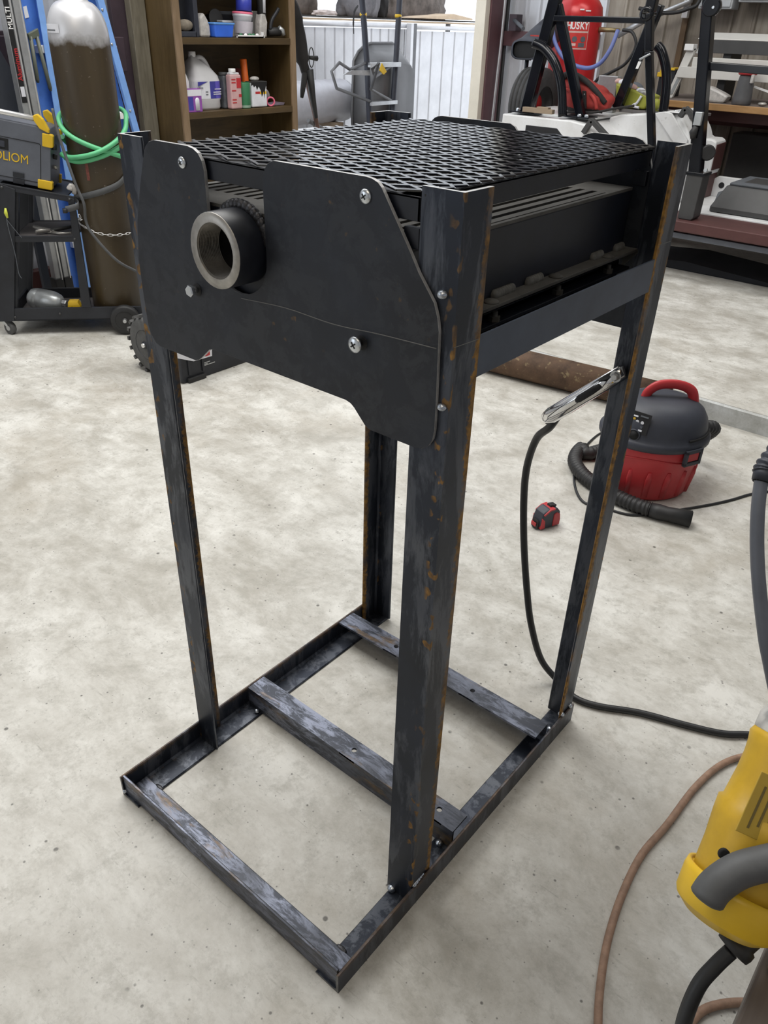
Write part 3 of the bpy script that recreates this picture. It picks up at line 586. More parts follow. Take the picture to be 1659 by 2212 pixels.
hpz = smooth([(.4117, -.0187, .7073), (.4136, -.0084, .7176), (.422, .0065, .7278), (.4341, .0205, .7334), (.450, .0354, .7362), (.475, .052, .722), (.49, .056, .690)], 6)
MB().tube(hpz, [.0080, .0118]+[.0135]*(len(hpz)-2), 16).build('loop_handle', m_grip, yt)
MB().tube([V((.49, .056, .690)), V((.50, .058, .660)), V((.505, .06, TZ+.012))], [.015, .018, .013], 12).build('rear_grip', m_yel, yt)
MB().prism([(.47, TZ+.0005), (.60, TZ+.0005), (.60, TZ+.03), (.47, TZ+.03)], (0, .02, 0), X, Z, Y, .09).build('rest_foot', m_yel, yt, .006)
k0, k1 = V((.4680, .0750, .6873)), V((.4415, .0120, .6300)); kl = (k1-k0).length
MB().lathe([(.0100, 0), (.0132, kl*.5), (.0124, kl*.84), (.0124, kl*.86), (.0146, kl*.875), (.0150, kl*.93), (.0142, kl*.98), (.0070, kl*.99)], k0, k1-k0, 24).build('strain_relief', m_rubber, yt)
kc = smooth([V((.4415, .012, .630)), V((.436, .000, .618)), V((.431, -.016, .602)), V((.4325, -.034, .575)), V((.440, -.048, .545)), V((.45, -.06, .45)), V((.46, -.10, .25)), V((.50, -.15, .03)), V((.56, -.2, .009)), V((.8, -.3, .009))], 6)
MB().tube(kc, .0066, 10).build('power_cord', m_cord, yt)

# welding gun lead and grey cart at the right edge
gl = thing('gun_lead', 'thick dark grey welding gun lead hanging along the right edge', 'cable', (.30, .88, 0))
lead = [(.182, 1.080, .600), (.170, 1.022, .577), (.176, 1.001, .549), (.190, .978, .508), (.211, .954, .455), (.239, .929, .395), (.278, .901, .320), (.304, .886, .275), (.360, .868, .18), (.44, .87, .07), (.55, .90, .014), (.75, .98, .013), (1.1, 1.05, .013)]
MB().tube(smooth(lead, 6), .0128, 14).build('lead', m_slate, gl)
P, rr = ribbed([(.25, 1.30, .80), (.205, 1.18, .72), (.186, 1.10, .648), (.178, 1.060, .612), (.171, 1.030, .584), (.1715, 1.020, .574)], .0205, 5, .13)
MB().tube(P, rr, 16).build('ribbed_boot', m_rubgrey if False else m_char, gl)
MB().tube([(.1705, 1.026, .581), (.1735, 1.012, .560)], [.0215, .0195], 18).tube([(.1735, 1.0119, .5599), (.1738, 1.0105, .558)], [.0175, .0175], 16, mi=1).build('boot_collar', [m_char, m_blackfill], gl)
gt = thing('grey_tool_cart', 'grey steel cart on a black caster behind the welding gun lead', 'cart', (.35, 1.75, 0))
MB().box((.128, 1.66, .085), (.70, 2.05, .34)).build('body', m_slate, gt, .006)
MB().box((.120, 1.655, .075), (.71, 2.06, .088)).build('base_frame', m_cart, gt, .002)
for x, y in ((.16, 1.70), (.66, 1.70), (.16, 2.01), (.66, 2.01)):
    cw = MB().lathe([(.014, -.012), (.034, -.011), (.036, -.007), (.036, .007), (.034, .011), (.014, .012)], (x, y, .036), (.8, -.6, 0), 20).build('caster', m_rubber, gt)
    MB().lathe([(.022, -.0135), (.024, .0), (.022, .0135)], (x, y, .036), (.8, -.6, 0), 16).build('wheel_disc', m_alu, cw)
    MB().box((x-.016, y-.016, .060), (x+.016, y+.016, .080)).build('caster_plate', m_cart, cw)
MB().prism([(0, 0), (.012, 0), (.020, .07), (.008, .07)], (.112, 1.655, .175), X, Z, Y, .012).build('blue_tag', m_navy, gt)

# ================================================================== LEFT: CYLINDER, CART, WELDER, LADDERS
CO, CE = V((-3.13, 1.17, 0)), V((.667, .745, 0)).normalized(); CN = V((-CE.y, CE.x, 0))   # cart frame: along, away from the viewer
def cp(s, n, z): return CO + CE*s + CN*n + Z*z
def cbox(mb, s0, s1, n0, n1, z0, z1, mi=0): return mb.prism([(s0, z0), (s1, z0), (s1, z1), (s0, z1)], cp(0, n0, 0), CE, Z, CN, n1-n0, mi)
ct = thing('welding_cart', 'black three tier welding cart on wheels carrying the welder', 'cart', tuple(cp(.2, .15, 0)))
tr = MB(); cbox(tr, .0, .62, .0, .012, .066, .125); cbox(tr, .0, .62, .318, .33, .066, .125); cbox(tr, .0, .012, 0, .33, .066, .125); cbox(tr, .0, .62, .0, .33, .066, .074)
tr.build('bottom_tray', m_cart, ct, .002); cbox(MB(), .012, .60, .012, .318, .0745, .0765).build('tray_mat', m_shelfgrey, ct)
for n0, n1 in ((0.0, .012), (.318, .33)):
    MB().prism([(.012, .066), (-.060, .066), (.060, .670), (.137, .640)], cp(0, n0-.004, 0), CE, Z, CN, .012).build('front_leg', m_cart, ct, .002)
    MB().prism([(.364, .125), (.322, .125), (.345, .610), (.372, .600)], cp(0, n0-.004, 0), CE, Z, CN, .012).build('rear_leg', m_cart, ct, .002)
for n0 in (.010, .29): MB().prism([(.030, .10), (.012, .10), (.125, .64), (.147, .64)], cp(0, n0, 0), CE, Z, CN, .03).build('inner_leg', m_cart, ct, .002)
sh = MB(); cbox(sh, .085, .350, 0, .012, .420, .446); cbox(sh, .085, .350, .318, .33, .420, .446); cbox(sh, .085, .350, 0, .33, .436, .441); sh.build('middle_tray', m_cart, ct, .002)
cbox(MB(), .09, .345, .012, .318, .4412, .4428).build('tray_mat', m_shelfgrey, ct)
tp = MB(); tp.prism([(.07, .640), (.07, .666), (.372, .610), (.372, .584)], cp(0, 0, 0), CE, Z, CN, .012); tp.prism([(.07, .640), (.07, .666), (.372, .610), (.372, .584)], cp(0, .318, 0), CE, Z, CN, .012)
tp.prism([(.07, .655), (.07, .661), (.340, .611), (.340, .605)], cp(0, 0, 0), CE, Z, CN, .33).build('top_tray', m_cart, ct, .002)
for s, n, z in ((.085, -.0045, .648), (.352, -.0045, .600), (.345, -.0045, .433), (.22, -.001, .098), (.02, -.001, .085)): MB().lathe([(.006, 0), (.005, .003), (0, .004)], cp(s, n, z), -CN, 10).build('bolt', m_dgrey, ct)
for n in (-.016, .346):
    wh = MB().lathe([(.030, -.018), (.060, -.020), (.067, -.014), (.069, 0), (.067, .014), (.060, .020), (.030, .018)], cp(.512, n, .069), CN, 32).build('rear_wheel', m_rubber, ct)
    MB().lathe([(.044, -.0205), (.042, -.012), (.012, -.016), (.012, -.024), (0, -.024)], cp(.512, n, .069), CN, 24, caps=False).build('wheel_hub', m_dgrey, wh)
    MB().lathe([(.008, -.030), (.008, -.022)], cp(.512, n, .069), CN, 10).build('axle_end', m_alu, wh)
MB().tube([cp(.512, -.02, .069), cp(.512, .35, .069)], .008, 10).build('axle', m_alu, ct)
for n in (.02, .30):
    cw = MB().lathe([(.012, -.012), (.027, -.012), (.030, -.008), (.030, .008), (.027, .012), (.012, .012)], cp(-.018, n, .030), (CN*.8 + CE*.6), 20).build('front_caster', m_rubgrey, ct)
    MB().lathe([(.012, -.0135), (.010, 0), (.012, .0135)], cp(-.018, n, .030), (CN*.8 + CE*.6), 12).build('caster_disc', m_alu, cw)
    MB().beam(cp(-.025, n, .035), cp(-.045, n, .068), .018, .010, CE).build('caster_fork', m_alu, cw)
# the welder, tilted with the top tray
TE = (CE*.983 + Z*-.183).normalized(); TU = (Z*.983 + CE*.183).normalized()
W0 = cp(.020, .03, .6785)
wd = thing('welder', 'charcoal welding machine with yellow corner guards on the black cart', 'welder', tuple(cp(.2, .15, .64)))
wd_b = MB().prism([(-.14, .003), (.258, .003), (.258, .205), (.245, .236), (.225, .243), (-.14, .243)], W0, TE, TU, CN, .20).build('case', m_slate, wd, .004)
rim = [(-.12, .022), (.212, .022), (.218, .028), (.218, .172), (.212, .178), (-.12, .178)]
fr_ = MB()
for i in range(len(rim)-1): p, q = rim[i], rim[i+1]; fr_.beam(W0 + TE*p[0] + TU*p[1] - CN*.0006, W0 + TE*q[0] + TU*q[1] - CN*.0006, .0022, .0022, CN)
fr_.build('side_door_gap', m_blackfill, wd_b)
MB().prism([(.035, .128), (.092, .128), (.092, .172), (.035, .172)], W0, TE, TU, -CN, .002).build('latch_recess', m_blackfill, wd_b, .001)
MB().prism([(.045, .138), (.078, .138), (.078, .162), (.045, .162)], W0 - CN*.002, TE, TU, -CN, .002).build('latch', m_char, wd_b)
for a in (0, .026): MB().prism([(.108, .002+a), (.152, .002+a), (.152, .022+a), (.108, .022+a)], W0 - CN*.0002, TE, TU, -CN, .006).build('hinge', m_cart, wd_b, .001)
text('OLIOM', .050, W0 - CN*.0015 + TE*.032 + TU*.088, TE, TU, m_yel2, wd_b, 'yellow_lettering', .0006, xs=.88)
for (s0, s1, u0, u1) in ((.225, .268, .170, .222), (.206, .266, -.0005, .036)):
    MB().prism([(s0, u0), (s1-.004, u0), (s1, u0+.006), (s1, u1-.006), (s1-.006, u1), (s0, u1)], W0 - CN*.005, TE, TU, CN, .03).build('corner_guard', m_yel2, wd, .003)
    MB().prism([(s0, u0), (s1, u0), (s1, u1), (s0, u1)], W0 + CN*.18, TE, TU, CN, .026).build('corner_guard', m_yel2, wd, .003)
for n in (-.004, .178): MB().prism([(.190, .282), (.206, .290), (.228, .275), (.252, .238), (.252, .225), (.215, .236), (.193, .262)], W0 + CN*n, TE, TU, CN, .026).build('handle_bracket', m_yel2, wd, .003)
MB().tube([W0 + TE*-.14 + TU*.270 + CN*.008, W0 + TE*.20 + TU*.270 + CN*.008], .0105, 14).build('handle_bar', m_alub, wd)
MB().tube([W0 + TE*.258 + TU*.13 + CN*.05, W0 + TE*.274 + TU*.128 + CN*.05], .010, 10).tube([W0 + TE*.258 + TU*.17 + CN*.03, W0 + TE*.274 + TU*.172 + CN*.03], .012, 10).build('gas_fitting', m_rubber, wd)
MB().tube([W0 + TE*.276 + TU*.085 + CN*.05, W0 + TE*.258 + TU*.088 + CN*.05], .008, 10).build('hose_barb', m_coupl, wd)
tag(MB().tube(smooth([cp(.355, .02, .635), cp(.362, .02, .652), cp(.372, .025, .640), cp(.368, .03, .618)], 4), [.012, .015, .013, .010]+[.010]*9, 10).build('clear_scrap', m_poly), 'crumpled clear plastic scrap at the rear end of the cart top', 'scrap')
# gas cylinder
cc = V((-2.9180, 1.6110, .0775)); cy_ = thing('gas_cylinder', 'tall brown gas cylinder with a silver sprayed shoulder standing on the cart', 'gas cylinder', tuple(cc))
prof = [(.100, 0), (.113, .006), (.1195, .022), (.1195, 1.120)] + [(.050+.0695*math.cos(t), 1.120+.128*math.sin(t)) for t in [PI/2*k/10*.93 for k in range(1, 11)]] + [(.054, 1.255), (.056, 1.258), (.056, 1.285), (.045, 1.292), (.022, 1.296), (.022, 1.37), (0, 1.375)]
MB().lathe(prof, cc, Z, 48).build('cylinder_body', m_cyl, cy_)
fr = R3*1.0
def onc(a, z, r=.1200): return cc + (R3*math.sin(a) - F3*math.cos(a))*r + Z*(z-cc.z)
def patch(a0, a1, z0, z1, m, nm, r=.1202):
    mb = MB(); n = 8; vs = [onc(a0+(a1-a0)*k/n, z, r) for z in (z0, z1) for k in range(n+1)]; mb.add(vs, [[k, k+1, n+2+k, n+1+k] for k in range(n)]); o = mb.build(nm, m, cy_); sd = o.modifiers.new('thick', 'SOLIDIFY'); sd.thickness = .0004
patch(-.14, -.03, .672, .745, m_redt if False else paint('faint_red_scratch', (.20, .06, .045), .6, 0, .5, 60), 'red_scrape')
patch(-.95, -.30, 1.215, 1.245, m_label, 'white_sticker', .1205)
patch(-.92, -.45, 1.222, 1.226, m_dim, 'sticker_print', .1212)
# hose, strap, chain, cable round it
def around(pts, r): return [onc(p.x, p.y, r) for p in smooth([(a, z, 0) for a, z in pts], 8)]
def wrap(pts, r): return around(pts, .1215+r)
gh = thing('green_hose', 'green gas hose looped twice round the brown cylinder', 'hose', (-2.86, 1.54, .9))
def sa(s): return math.asin(max(-1, min(1, s/.1245)))
hz = [(-2.4, .93), (-1.75, .92), (sa(-.118), .900), (sa(-.100), .876), (sa(-.054), .845), (sa(.019), .812), (sa(.074), .788), (sa(.116), .762), (1.7, .745), (2.4, .72), (3.2, .72), (3.9, .74), (4.55, .80), (4.9, .83)]
h2 = [(-1.75, .757), (sa(-.112), .763), (sa(-.050), .764), (sa(.034), .783), (sa(.099), .822), (1.50, .868), (1.75, .905), (2.3, .93), (3.1, .94), (3.88, .93)]
h3 = [(-1.55, .752), (sa(-.098), .751), (sa(-.031), .748), (sa(.052), .768), (sa(.112), .798), (1.7, .812), (2.4, .82), (3.2, .80), (4.0, .765), (4.55, .755)]
for i, L in enumerate((hz, h2, h3)): MB().tube(wrap(L, .0105+.012*(i == 1)), .0102, 10).build('hose_coil', m_green, gh)
sp_ = thing('cylinder_strap', 'dark grey webbing strap holding the brown cylinder to the cart', 'strap', (-2.86, 1.54, .62))
sp = smooth([cp(.330, -.016, .560), cp(.355, -.018, .566), cp(.384, -.012, .574), cp(.386, .010, .580)], 5)[:-1] + around([(a, z) for a, z in ((-1.25, .584), (sa(-.07), .600), (sa(-.015), .614), (sa(.05), .632), (sa(.10), .652), (1.35, .676), (1.9, .69), (2.8, .67), (3.7, .63), (4.4, .59))], .1245)
mb = MB(); P = sp
for i, p in enumerate(P): mb.v += [p - Z*.013, p + Z*.013]
for i in range(len(P)-1): mb.f.append([2*i, 2*i+2, 2*i+3, 2*i+1]); mb.mi.append(0); mb.sm.append(True)
o = mb.build('webbing', m_grip, sp_); o.modifiers.new('thick', 'SOLIDIFY').thickness = .003
MB().lathe([(.010, -.009), (.010, .009)], cp(.328, -.018, .556), Z, 12).build('strap_hook', m_rubber, sp_)
ch = thing('safety_chain', 'bright steel chain hanging across the brown cylinder', 'chain', (-2.86, 1.54, .44))
P = smooth([cp(.382, -.010, .535), cp(.384, .010, .510)], 6)[:-1] + around([(-1.15, .497), (sa(-.069), .478), (sa(-.011), .457), (sa(.050), .446), (sa(.105), .444), (1.5, .447), (2.2, .46)], .1290)
acc = [0]
for i in range(1, len(P)): acc.append(acc[-1] + (P[i]-P[i-1]).length)
def at_len(s):
    for i in range(1, len(P)):
        if acc[i] >= s: t = (s-acc[i-1])/(acc[i]-acc[i-1]+1e-9); return P[i-1].lerp(P[i], t), (P[i]-P[i-1]).normalized()
    return P[-1], (P[-1]-P[-2]).normalized()
k = 0; s = .008
while s < acc[-1]-.012:
    c, d = at_len(s); side = d.cross(Z).normalized(); nn = Z*.95+side*.3 if k % 2 == 0 else side*.9+Z*.25
    nn = (nn - d*nn.dot(d)).normalized(); lp = []
    for q in range(14):
        t = 2*PI*q/14; lp.append(c + d*(.0135*math.cos(t)) + nn*(.0052*math.sin(t)))
    MB().tube(lp, .0016, 6, closed=True).build('link', m_alub, ch); s += .0205; k += 1
wc = [cp(.345, .004, .95), cp(.355, -.014, .86), cp(.378, -.034, .75), cp(.398, -.044, .66), cp(.418, -.050, .59)] + [onc(a, z, .178) for a, z in ((sa(-.022), .52), (sa(-.009), .464), (sa(.047), .354), (sa(.095), .290))] + [onc(1.35, .235, .20), onc(1.55, .19, .22), onc(1.65, .12, .27), onc(1.7, .03, .29), onc(1.75, .006, .34), onc(1.8, .006, .42)]
tag(MB().tube(smooth(wc, 6), .0062, 8).build('welder_power_lead', m_grip), 'thin dark grey power lead running down across the brown cylinder', 'cable')
# things on the cart trays
cn = thing('silver_canister', 'small silver painted canister lying on the cart bottom tray', 'canister', tuple(cp(.15, .08, .077)))
a_, b_ = cp(.075, .130, .134), cp(.205, .075, .128); d = (b_-a_).normalized()
MB().lathe([(0, -.015), (.028, -.010), (.045, .007), (.0495, .024), (.0495, .043), (.048, .045), (.0495, .047), (.049, .095), (.046, .122), (.037, .146), (.026, .160), (.018, .165)], a_, d, 28).build('canister_body', m_silver, cn)
MB().lathe([(.0165, .162), (.0165, .182), (.014, .185)], a_, d, 6, sm=False).build('hex_neck', m_alu, cn)
tag(MB().lathe([(.030, 0), (.034, .003), (.030, .010), (.018, .012), (0, .012)], cp(.258, .16, .0905), (Z + CN*-.35), 24).build('round_tin_lid', m_alub), 'flat round silver lid behind the yellow tape measure on the cart', 'lid')
ty = thing('yellow_tape_measure', 'yellow and black tape measure on the cart bottom tray', 'tape measure', tuple(cp(.268, .04, .077)))
MB().prism([(-.030, .0), (.030, .0), (.031, .03), (.022, .048), (-.022, .050), (-.030, .036)], cp(.280, .022, .0775), CE, Z*1.35, CN, .038).build('case', m_rubber, ty, .003)
MB().prism([(-.026, .030), (-.020, .0505), (.022, .0505), (.031, .034), (.031, .0), (.022, .0), (.022, .022), (.004, .022), (.004, .006), (-.004, .006), (-.004, .034)], cp(.280, .0195, .0775), CE, Z*1.35, CN, .043).build('yellow_shell', m_yel2, ty, .001)
gp = thing('locking_pliers', 'steel locking pliers lying on the cart middle tray', 'pliers', tuple(cp(.22, .06, .444)))
def flat(pts, r, nm, m, fl=.6): MB().tube([cp(*p) for p in pts], r, 8, flat=fl).build(nm, m, gp)
flat([(.150, .12, .462), (.190, .085, .458), (.225, .06, .455), (.25, .05, .453)], [.008, .011, .013, .008], 'jaw', m_coupl); flat([(.178, .03, .459), (.20, .045, .458), (.235, .055, .458)], [.010, .013, .011], 'jaw', m_coupl)
flat([(.235, .055, .456), (.27, .075, .460), (.325, .115, .463)], [.010, .011, .010], 'handle', m_dgrey); flat([(.24, .05, .452), (.275, .03, .452), (.325, .035, .452)], [.008, .006, .005], 'handle', m_coupl)
yg = thing('pull_cord', 'thin cord with a lime tag hanging on the front leg of the welding cart', 'cord', tuple(cp(.07, -.01, .4)))
MB().tube(smooth([cp(.085, -.008, .56), cp(.078, -.012, .50), cp(.082, -.010, .38), cp(.080, -.010, .29), cp(.088, -.010, .265)], 5), .0018, 6).tube(smooth([cp(.078, -.012, .52), cp(.10, -.010, .48), cp(.125, -.009, .44)], 4), .0014, 6).build('cord_strand', m_dim, yg)
MB().tube([cp(.083, -.010, .565), cp(.081, -.012, .545), cp(.084, -.012, .525)], [.004, .008, .004], 8, flat=.5).build('lime_tag', paint('lime_tag', (.65, .70, .08), .5), yg)

# blue step ladder
ld = thing('step_ladder', 'blue fibreglass ladder with white steps standing behind the brown cylinder', 'ladder', (-3.45, 1.9, 0))
lr = MB().prism([(-.012, 0), (.012, 0), (.012, .100), (-.012, .100)], (-3.45, 1.650, .03), X, Y, Z, 2.0).box((-3.436, 1.650, .03), (-3.405, 1.662, 2.03)).box((-3.436, 1.738, .03), (-3.405, 1.750, 2.03))
lr.build('front_rail', m_blue, ld, .002)
MB().prism([(1.712, .03), (1.757, .03), (1.757, 2.03), (1.736, 2.03)], (-3.404, 0, 0), Y, Z, X, .004).build('rail_flange', m_bluel, ld)
def slr(y0, z0, y1, z1, w, x0, x1, nm, m): MB().prism([(y0, z0), (y0+w, z0), (y1+w, z1), (y1, z1)], (x0, 0, 0), Y, Z, X, x1-x0).build(nm, m, ld, .002)
slr(2.283, .03, 1.905, 2.03, .036, -3.42, -3.40, 'right_rail', m_bluel); slr(2.190, .03, 1.865, 2.03, .085, -3.47, -3.45, 'right_rail_web', m_blue)
for z in (.27, .56, .845, 1.135, 1.42, 1.70): MB().box((-3.49, 1.70, z-.012), (-3.41, 2.245-.18*(z-.27)/1.2 if z > .3 else 2.23, z+.020)).build('step', m_wh, ld, .003)
MB().box((-3.46, 1.70, 1.16), (-3.45, 2.06, 1.195)).build('rear_rung', m_wh, ld)
for z in (1.16, .87, .58, 1.30): MB().lathe([(.007, 0), (.005, .003), (0, .004)], (-3.3995, 2.300-.189*z, z), X, 10).build('rivet', m_alu, ld)
MB().prism([(1.658, 1.172), (1.708, 1.190), (1.706, 1.222), (1.652, 1.200)], (-3.404, 0, 0), Y, Z, X, .016).build('hook_bracket', paint('olive_grey_bracket', (.10, .115, .085), .5), ld, .004)
for y0, y1, z1 in ((1.664, 1.660, 1.02), (1.694, 1.715, .985)): MB().tube([(-3.393, y0, 1.19), (-3.393, y1, z1), (-3.396, y1+.002, z1-.012)], [.009, .009, .006], 8, flat=.6).build('folded_arm', paint('olive_grey_arm', (.09, .10, .08), .5), ld)
MB().prism([(1.672, 1.255), (1.698, 1.262), (1.695, 1.305), (1.668, 1.298)], (-3.437, 0, 0), Y, Z, X, .002).build('white_sticker', m_wh, ld)
MB().box((-3.46, 1.663, .0), (-3.40, 1.76, .035)).build('foot', paint('yellow_foot', (.30, .22, .05), .6), ld, .004)
MB().box((-3.48, 2.18, .0), (-3.40, 2.33, .035)).build('foot', m_rubber, ld, .004)
# aluminium ladder left of it
al_ = thing('aluminium_ladder', 'folded bare aluminium ladder with a black and red sticker beside the blue ladder', 'ladder', (-3.40, 1.59, 0))
for y in (1.560, 1.606): MB().box((-3.43, y, .125), (-3.385, y+.040, 1.9)).build('rail', m_alu, al_, .002)
for y in (1.594, 1.640): MB().box((-3.386, y-.006, .125), (-3.379, y, 1.9)).build('rail_highlight', m_alub, al_, .001)  # bright strips paint the white highlight along the rails
for y in (1.553, 1.602): MB().box((-3.435, y, 0), (-3.38, y+.046, .135)).build('rubber_foot', m_rubber, al_, .003)
MB().box((-3.385, 1.562, .93), (-3.3835, 1.586, 1.9)).build('black_sticker', m_blackfill, al_)
text('MULTI', .030, (-3.3830, 1.585, 1.215), Z, -Y, m_wh, al_, 'white_lettering', .0004, bold=.0004, xs=1.0)
text('Aluminum', .030, (-3.3830, 1.585, 1.018), Z, -Y, m_redp, al_, 'red_lettering', .0004, bold=.0006, xs=1.02)
MB().box((-3.3835, 1.565, .955), (-3.3828, 1.584, .995)).build('white_sticker', m_label, al_)
gpn = thing('leaning_sheet', 'dark grey flat sheet leaning on the wall behind the welding cart', 'panel', (-3.6, 1.5, 0))
MB().prism([(1.30, .30), (1.645, .30), (1.645, .95), (1.625, 1.06), (1.585, 1.15), (1.50, 1.20), (1.30, 1.20)], (-3.57, 0, 0), Y, Z, X, .02).build('sheet', m_deepgrey, gpn, .003)
for y in (1.30, 1.58): MB().box((-3.585, y, .0), (-3.56, y+.04, .30)).build('leg', m_deepgrey, gpn)
# rolling tool box with a knobby wheel, a hang card on top
tbx = thing('rolling_tool_box', 'black rolling tool box with knobby wheels on the concrete behind the stand', 'tool box', (-2.3, 1.5, 0))
MB().prism([(1.335, .012), (1.345, 0.0), (1.98, 0.0), (1.99, .012), (1.995, .20), (1.35, .20)], (-2.24, 0, 0), Y, Z, X, .14).build('box_body', m_cart, tbx, .006)
MB().box((-2.245, 1.36, .202), (-2.095, 2.0, .24)).build('box_lid', m_char, tbx, .008)
for y in (1.37, 1.44, 1.90): MB().box((-2.101, y, .03), (-2.094, y+.012, .19)).build('moulded_rib', m_cart, tbx, .002)
MB().box((-2.10, 1.36, .0), (-2.085, 1.45, .02)).build('corner_foot', m_rubber, tbx, .003)
for k, (w_, z) in enumerate(((.035, .060), (.022, .054), (.06, .049))): MB().box((-2.1005, 1.45, z), (-2.0985, 1.45+w_, z+.003)).build('printed_lines', m_alu, tbx)
for y in (1.345, 2.03):
    kw = MB().lathe([(.05, -.028), (.10, -.030), (.112, -.022), (.115, 0), (.112, .022), (.10, .030), (.05, .028)], (-2.300, y, .124), Y, 36)
    for k in range(18):
        t = 2*PI*k/18; c, s_ = math.cos(t), math.sin(t)
        for dy in (-.018, .010): kw.beam((-2.300+.112*c, y+dy, .124+.112*s_), (-2.300+.124*c, y+dy, .124+.124*s_), .022, .016, (-s_, 0, c))
    kwo = kw.build('knobby_wheel', m_rubgrey, tbx)
    MB().lathe([(.062, -.030), (.055, -.012), (.016, -.016), (.016, -.034), (0, -.034)], (-2.300, y, .124), Y, 24, caps=False).build('wheel_hub', m_cart, kwo)
    MB().lathe([(.009, -.042), (.009, -.03)], (-2.300, y, .124), Y, 10).build('axle_nut', m_alub, kwo)
hc = thing('hang_card', 'white and red hang card hooked on the front of the black tool box', 'card', (-2.08, 1.40, .08))
cd = MB().prism([(1.30, .30), (1.30, .13), (1.395, .088), (1.49, .085), (1.50, .20), (1.50, .30)], (-2.090, 0, 0), Y, Z, X, .0015).build('card', m_label, hc)
MB().box((-2.0886, 1.455, .092), (-2.0880, 1.480, .108)).build('red_print', m_redp, hc); MB().box((-2.0886, 1.33, .150), (-2.0880, 1.375, .156)).box((-2.0886, 1.34, .138), (-2.0880, 1.37, .144)).build('black_print', m_blackfill, hc)

# ================================================================== BOOKSHELF
SX = -3.38
bs = thing('bookshelf', 'tall dark stained wooden bookshelf against the left wall', 'bookshelf', (-3.53, 2.88, 0))
for y0, y1 in ((2.447, 2.490), (3.268, 3.308)):
    MB().box((LW+.03, y0+.004, .08), (SX-.012, y1-.004, 2.1)).build('side_panel', m_shelfv, bs)
    MB().box((SX-.014, y0, .08), (SX, y1, 2.1)).build('front_stile', m_edge, bs, .002)
MB().box((LW+.028, 2.46, .08), (LW+.036, 3.30, 2.1)).build('back_panel', m_shelf, bs)
for z in (.30, .843, 1.192, 1.55, 2.0): MB().box((LW+.036, 2.487, z-.032), (SX-.004, 3.272, z)).build('shelf', m_shelf, bs, .002)
tag(MB().box((-3.648, 2.352, 0), (-3.600, 2.443, 2.1)).build('weathered_board', m_post, bevel=.003), 'weathered grey board standing between the bookshelf and the maroon column', 'board')
SH1, SH2 = .8442, 1.1932
def pz(poly, x, d, m, nm, par, bv=.003): return MB().prism(poly, (x, 0, 0), Y, Z, -X, d).build(nm, m, par, bv)
def rect(y0, y1, z0, z1): return [(y0, z0), (y1, z0), (y1, z1), (y0, z1)]
# lower shelf, left to right
ob = thing('spray_bottle', 'white bottle with a dark red label, leftmost on the lower shelf', 'bottle', (-3.47, 2.50, SH1))
MB().lathe([(.040, 0), (.042, .01), (.042, .14), (.030, .175), (.014, .20), (.013, .23), (0, .235)], (-3.478, 2.531, SH1), Z, 24).build('bottle_body', m_wh, ob)
MB().lathe([(.0424, .055), (.0424, .10)], (-3.478, 2.531, SH1), Z, 24, caps=False).build('bottle_label', paint('dark_red_label', (.16, .03, .03), .5), ob)
ob = thing('purple_box', 'purple and blue printed box in front of the white spray bottle', 'box', (-3.40, 2.54, SH1))
pz(rect(2.492, 2.588, SH1, SH1+.112), -3.386, .045, m_purple, 'carton', ob); pz(rect(2.494, 2.586, SH1+.078, SH1+.108), -3.3852, .001, m_label, 'lid_print', ob, 0)
pz(rect(2.497, 2.528, SH1+.01, SH1+.074), -3.3852, .001, m_navy, 'window_print', ob, 0); MB().lathe([(.014, 0), (.014, .052), (.008, .06), (0, .062)], (-3.386, 2.556, SH1+.008), Z, 14, sx=.3, ref=X).build('bottle_print', m_label, ob)
ob = thing('gallon_jug', 'large milky plastic jug with a violet and white label on the lower shelf', 'jug', (-3.46, 2.63, SH1))
jx = -3.40
jb = MB(); jsec = lambda w, d, z, yc=2.692, xc=-3.516: [(xc + d*math.copysign(abs(math.cos(t))**.55, math.cos(t)), yc + w*math.copysign(abs(math.sin(t))**.55, math.sin(t)), z) for t in [2*PI*k/32 for k in range(32)]]
rings = [jsec(.088, .070, SH1), jsec(.094, .075, SH1+.012), jsec(.094, .075, SH1+.045), jsec(.098, .078, SH1+.052), jsec(.098, .078, SH1+.142), jsec(.094, .075, SH1+.150), jsec(.090, .072, SH1+.165), jsec(.066, .056, SH1+.205, 2.674), jsec(.042, .040, SH1+.232, 2.656), jsec(.020, .020, SH1+.248, 2.648), jsec(.0185, .0185, SH1+.262, 2.648)]
for rg in rings: jb.v += [V(p) for p in rg]
for i in range(len(rings)-1):
    for k in range(32): jb.f.append([i*32+k, i*32+(k+1) % 32, (i+1)*32+(k+1) % 32, (i+1)*32+k]); jb.mi.append(0); jb.sm.append(True)
jb.f += [list(range(31, -1, -1)), [10*32+k for k in range(32)]]; jb.mi += [0, 0]; jb.sm += [False, False]; jb.build('jug_body', m_jugw, ob)
MB().lathe([(.019, 0), (.021, .002), (.021, .024), (.019, .026)], (-3.516, 2.648, SH1+.255), Z, 20).build('cap', m_wh, ob)
MB().tube(smooth([(-3.516, 2.664, SH1+.240), (-3.511, 2.692, SH1+.252), (-3.506, 2.720, SH1+.235), (-3.503, 2.747, SH1+.190), (-3.503, 2.764, SH1+.155)], 5), .0135, 10).build('moulded_handle', m_jugw, ob)
for k0, k1, m in ((24, 32, m_label), (32, 33, m_navy), (33, 40, m_violet)):
    lm = MB(); lo_, hi_ = jsec(.0988, .0788, SH1+.056), jsec(.0988, .0788, SH1+.140)
    for k in range(k0, k1): a_, b_ = (k-0) % 32, (k+1) % 32; lm.add([lo_[a_], lo_[b_], hi_[b_], hi_[a_]], [(0, 1, 2, 3)], 0, True)
    lm.build('label_panel', m, ob)
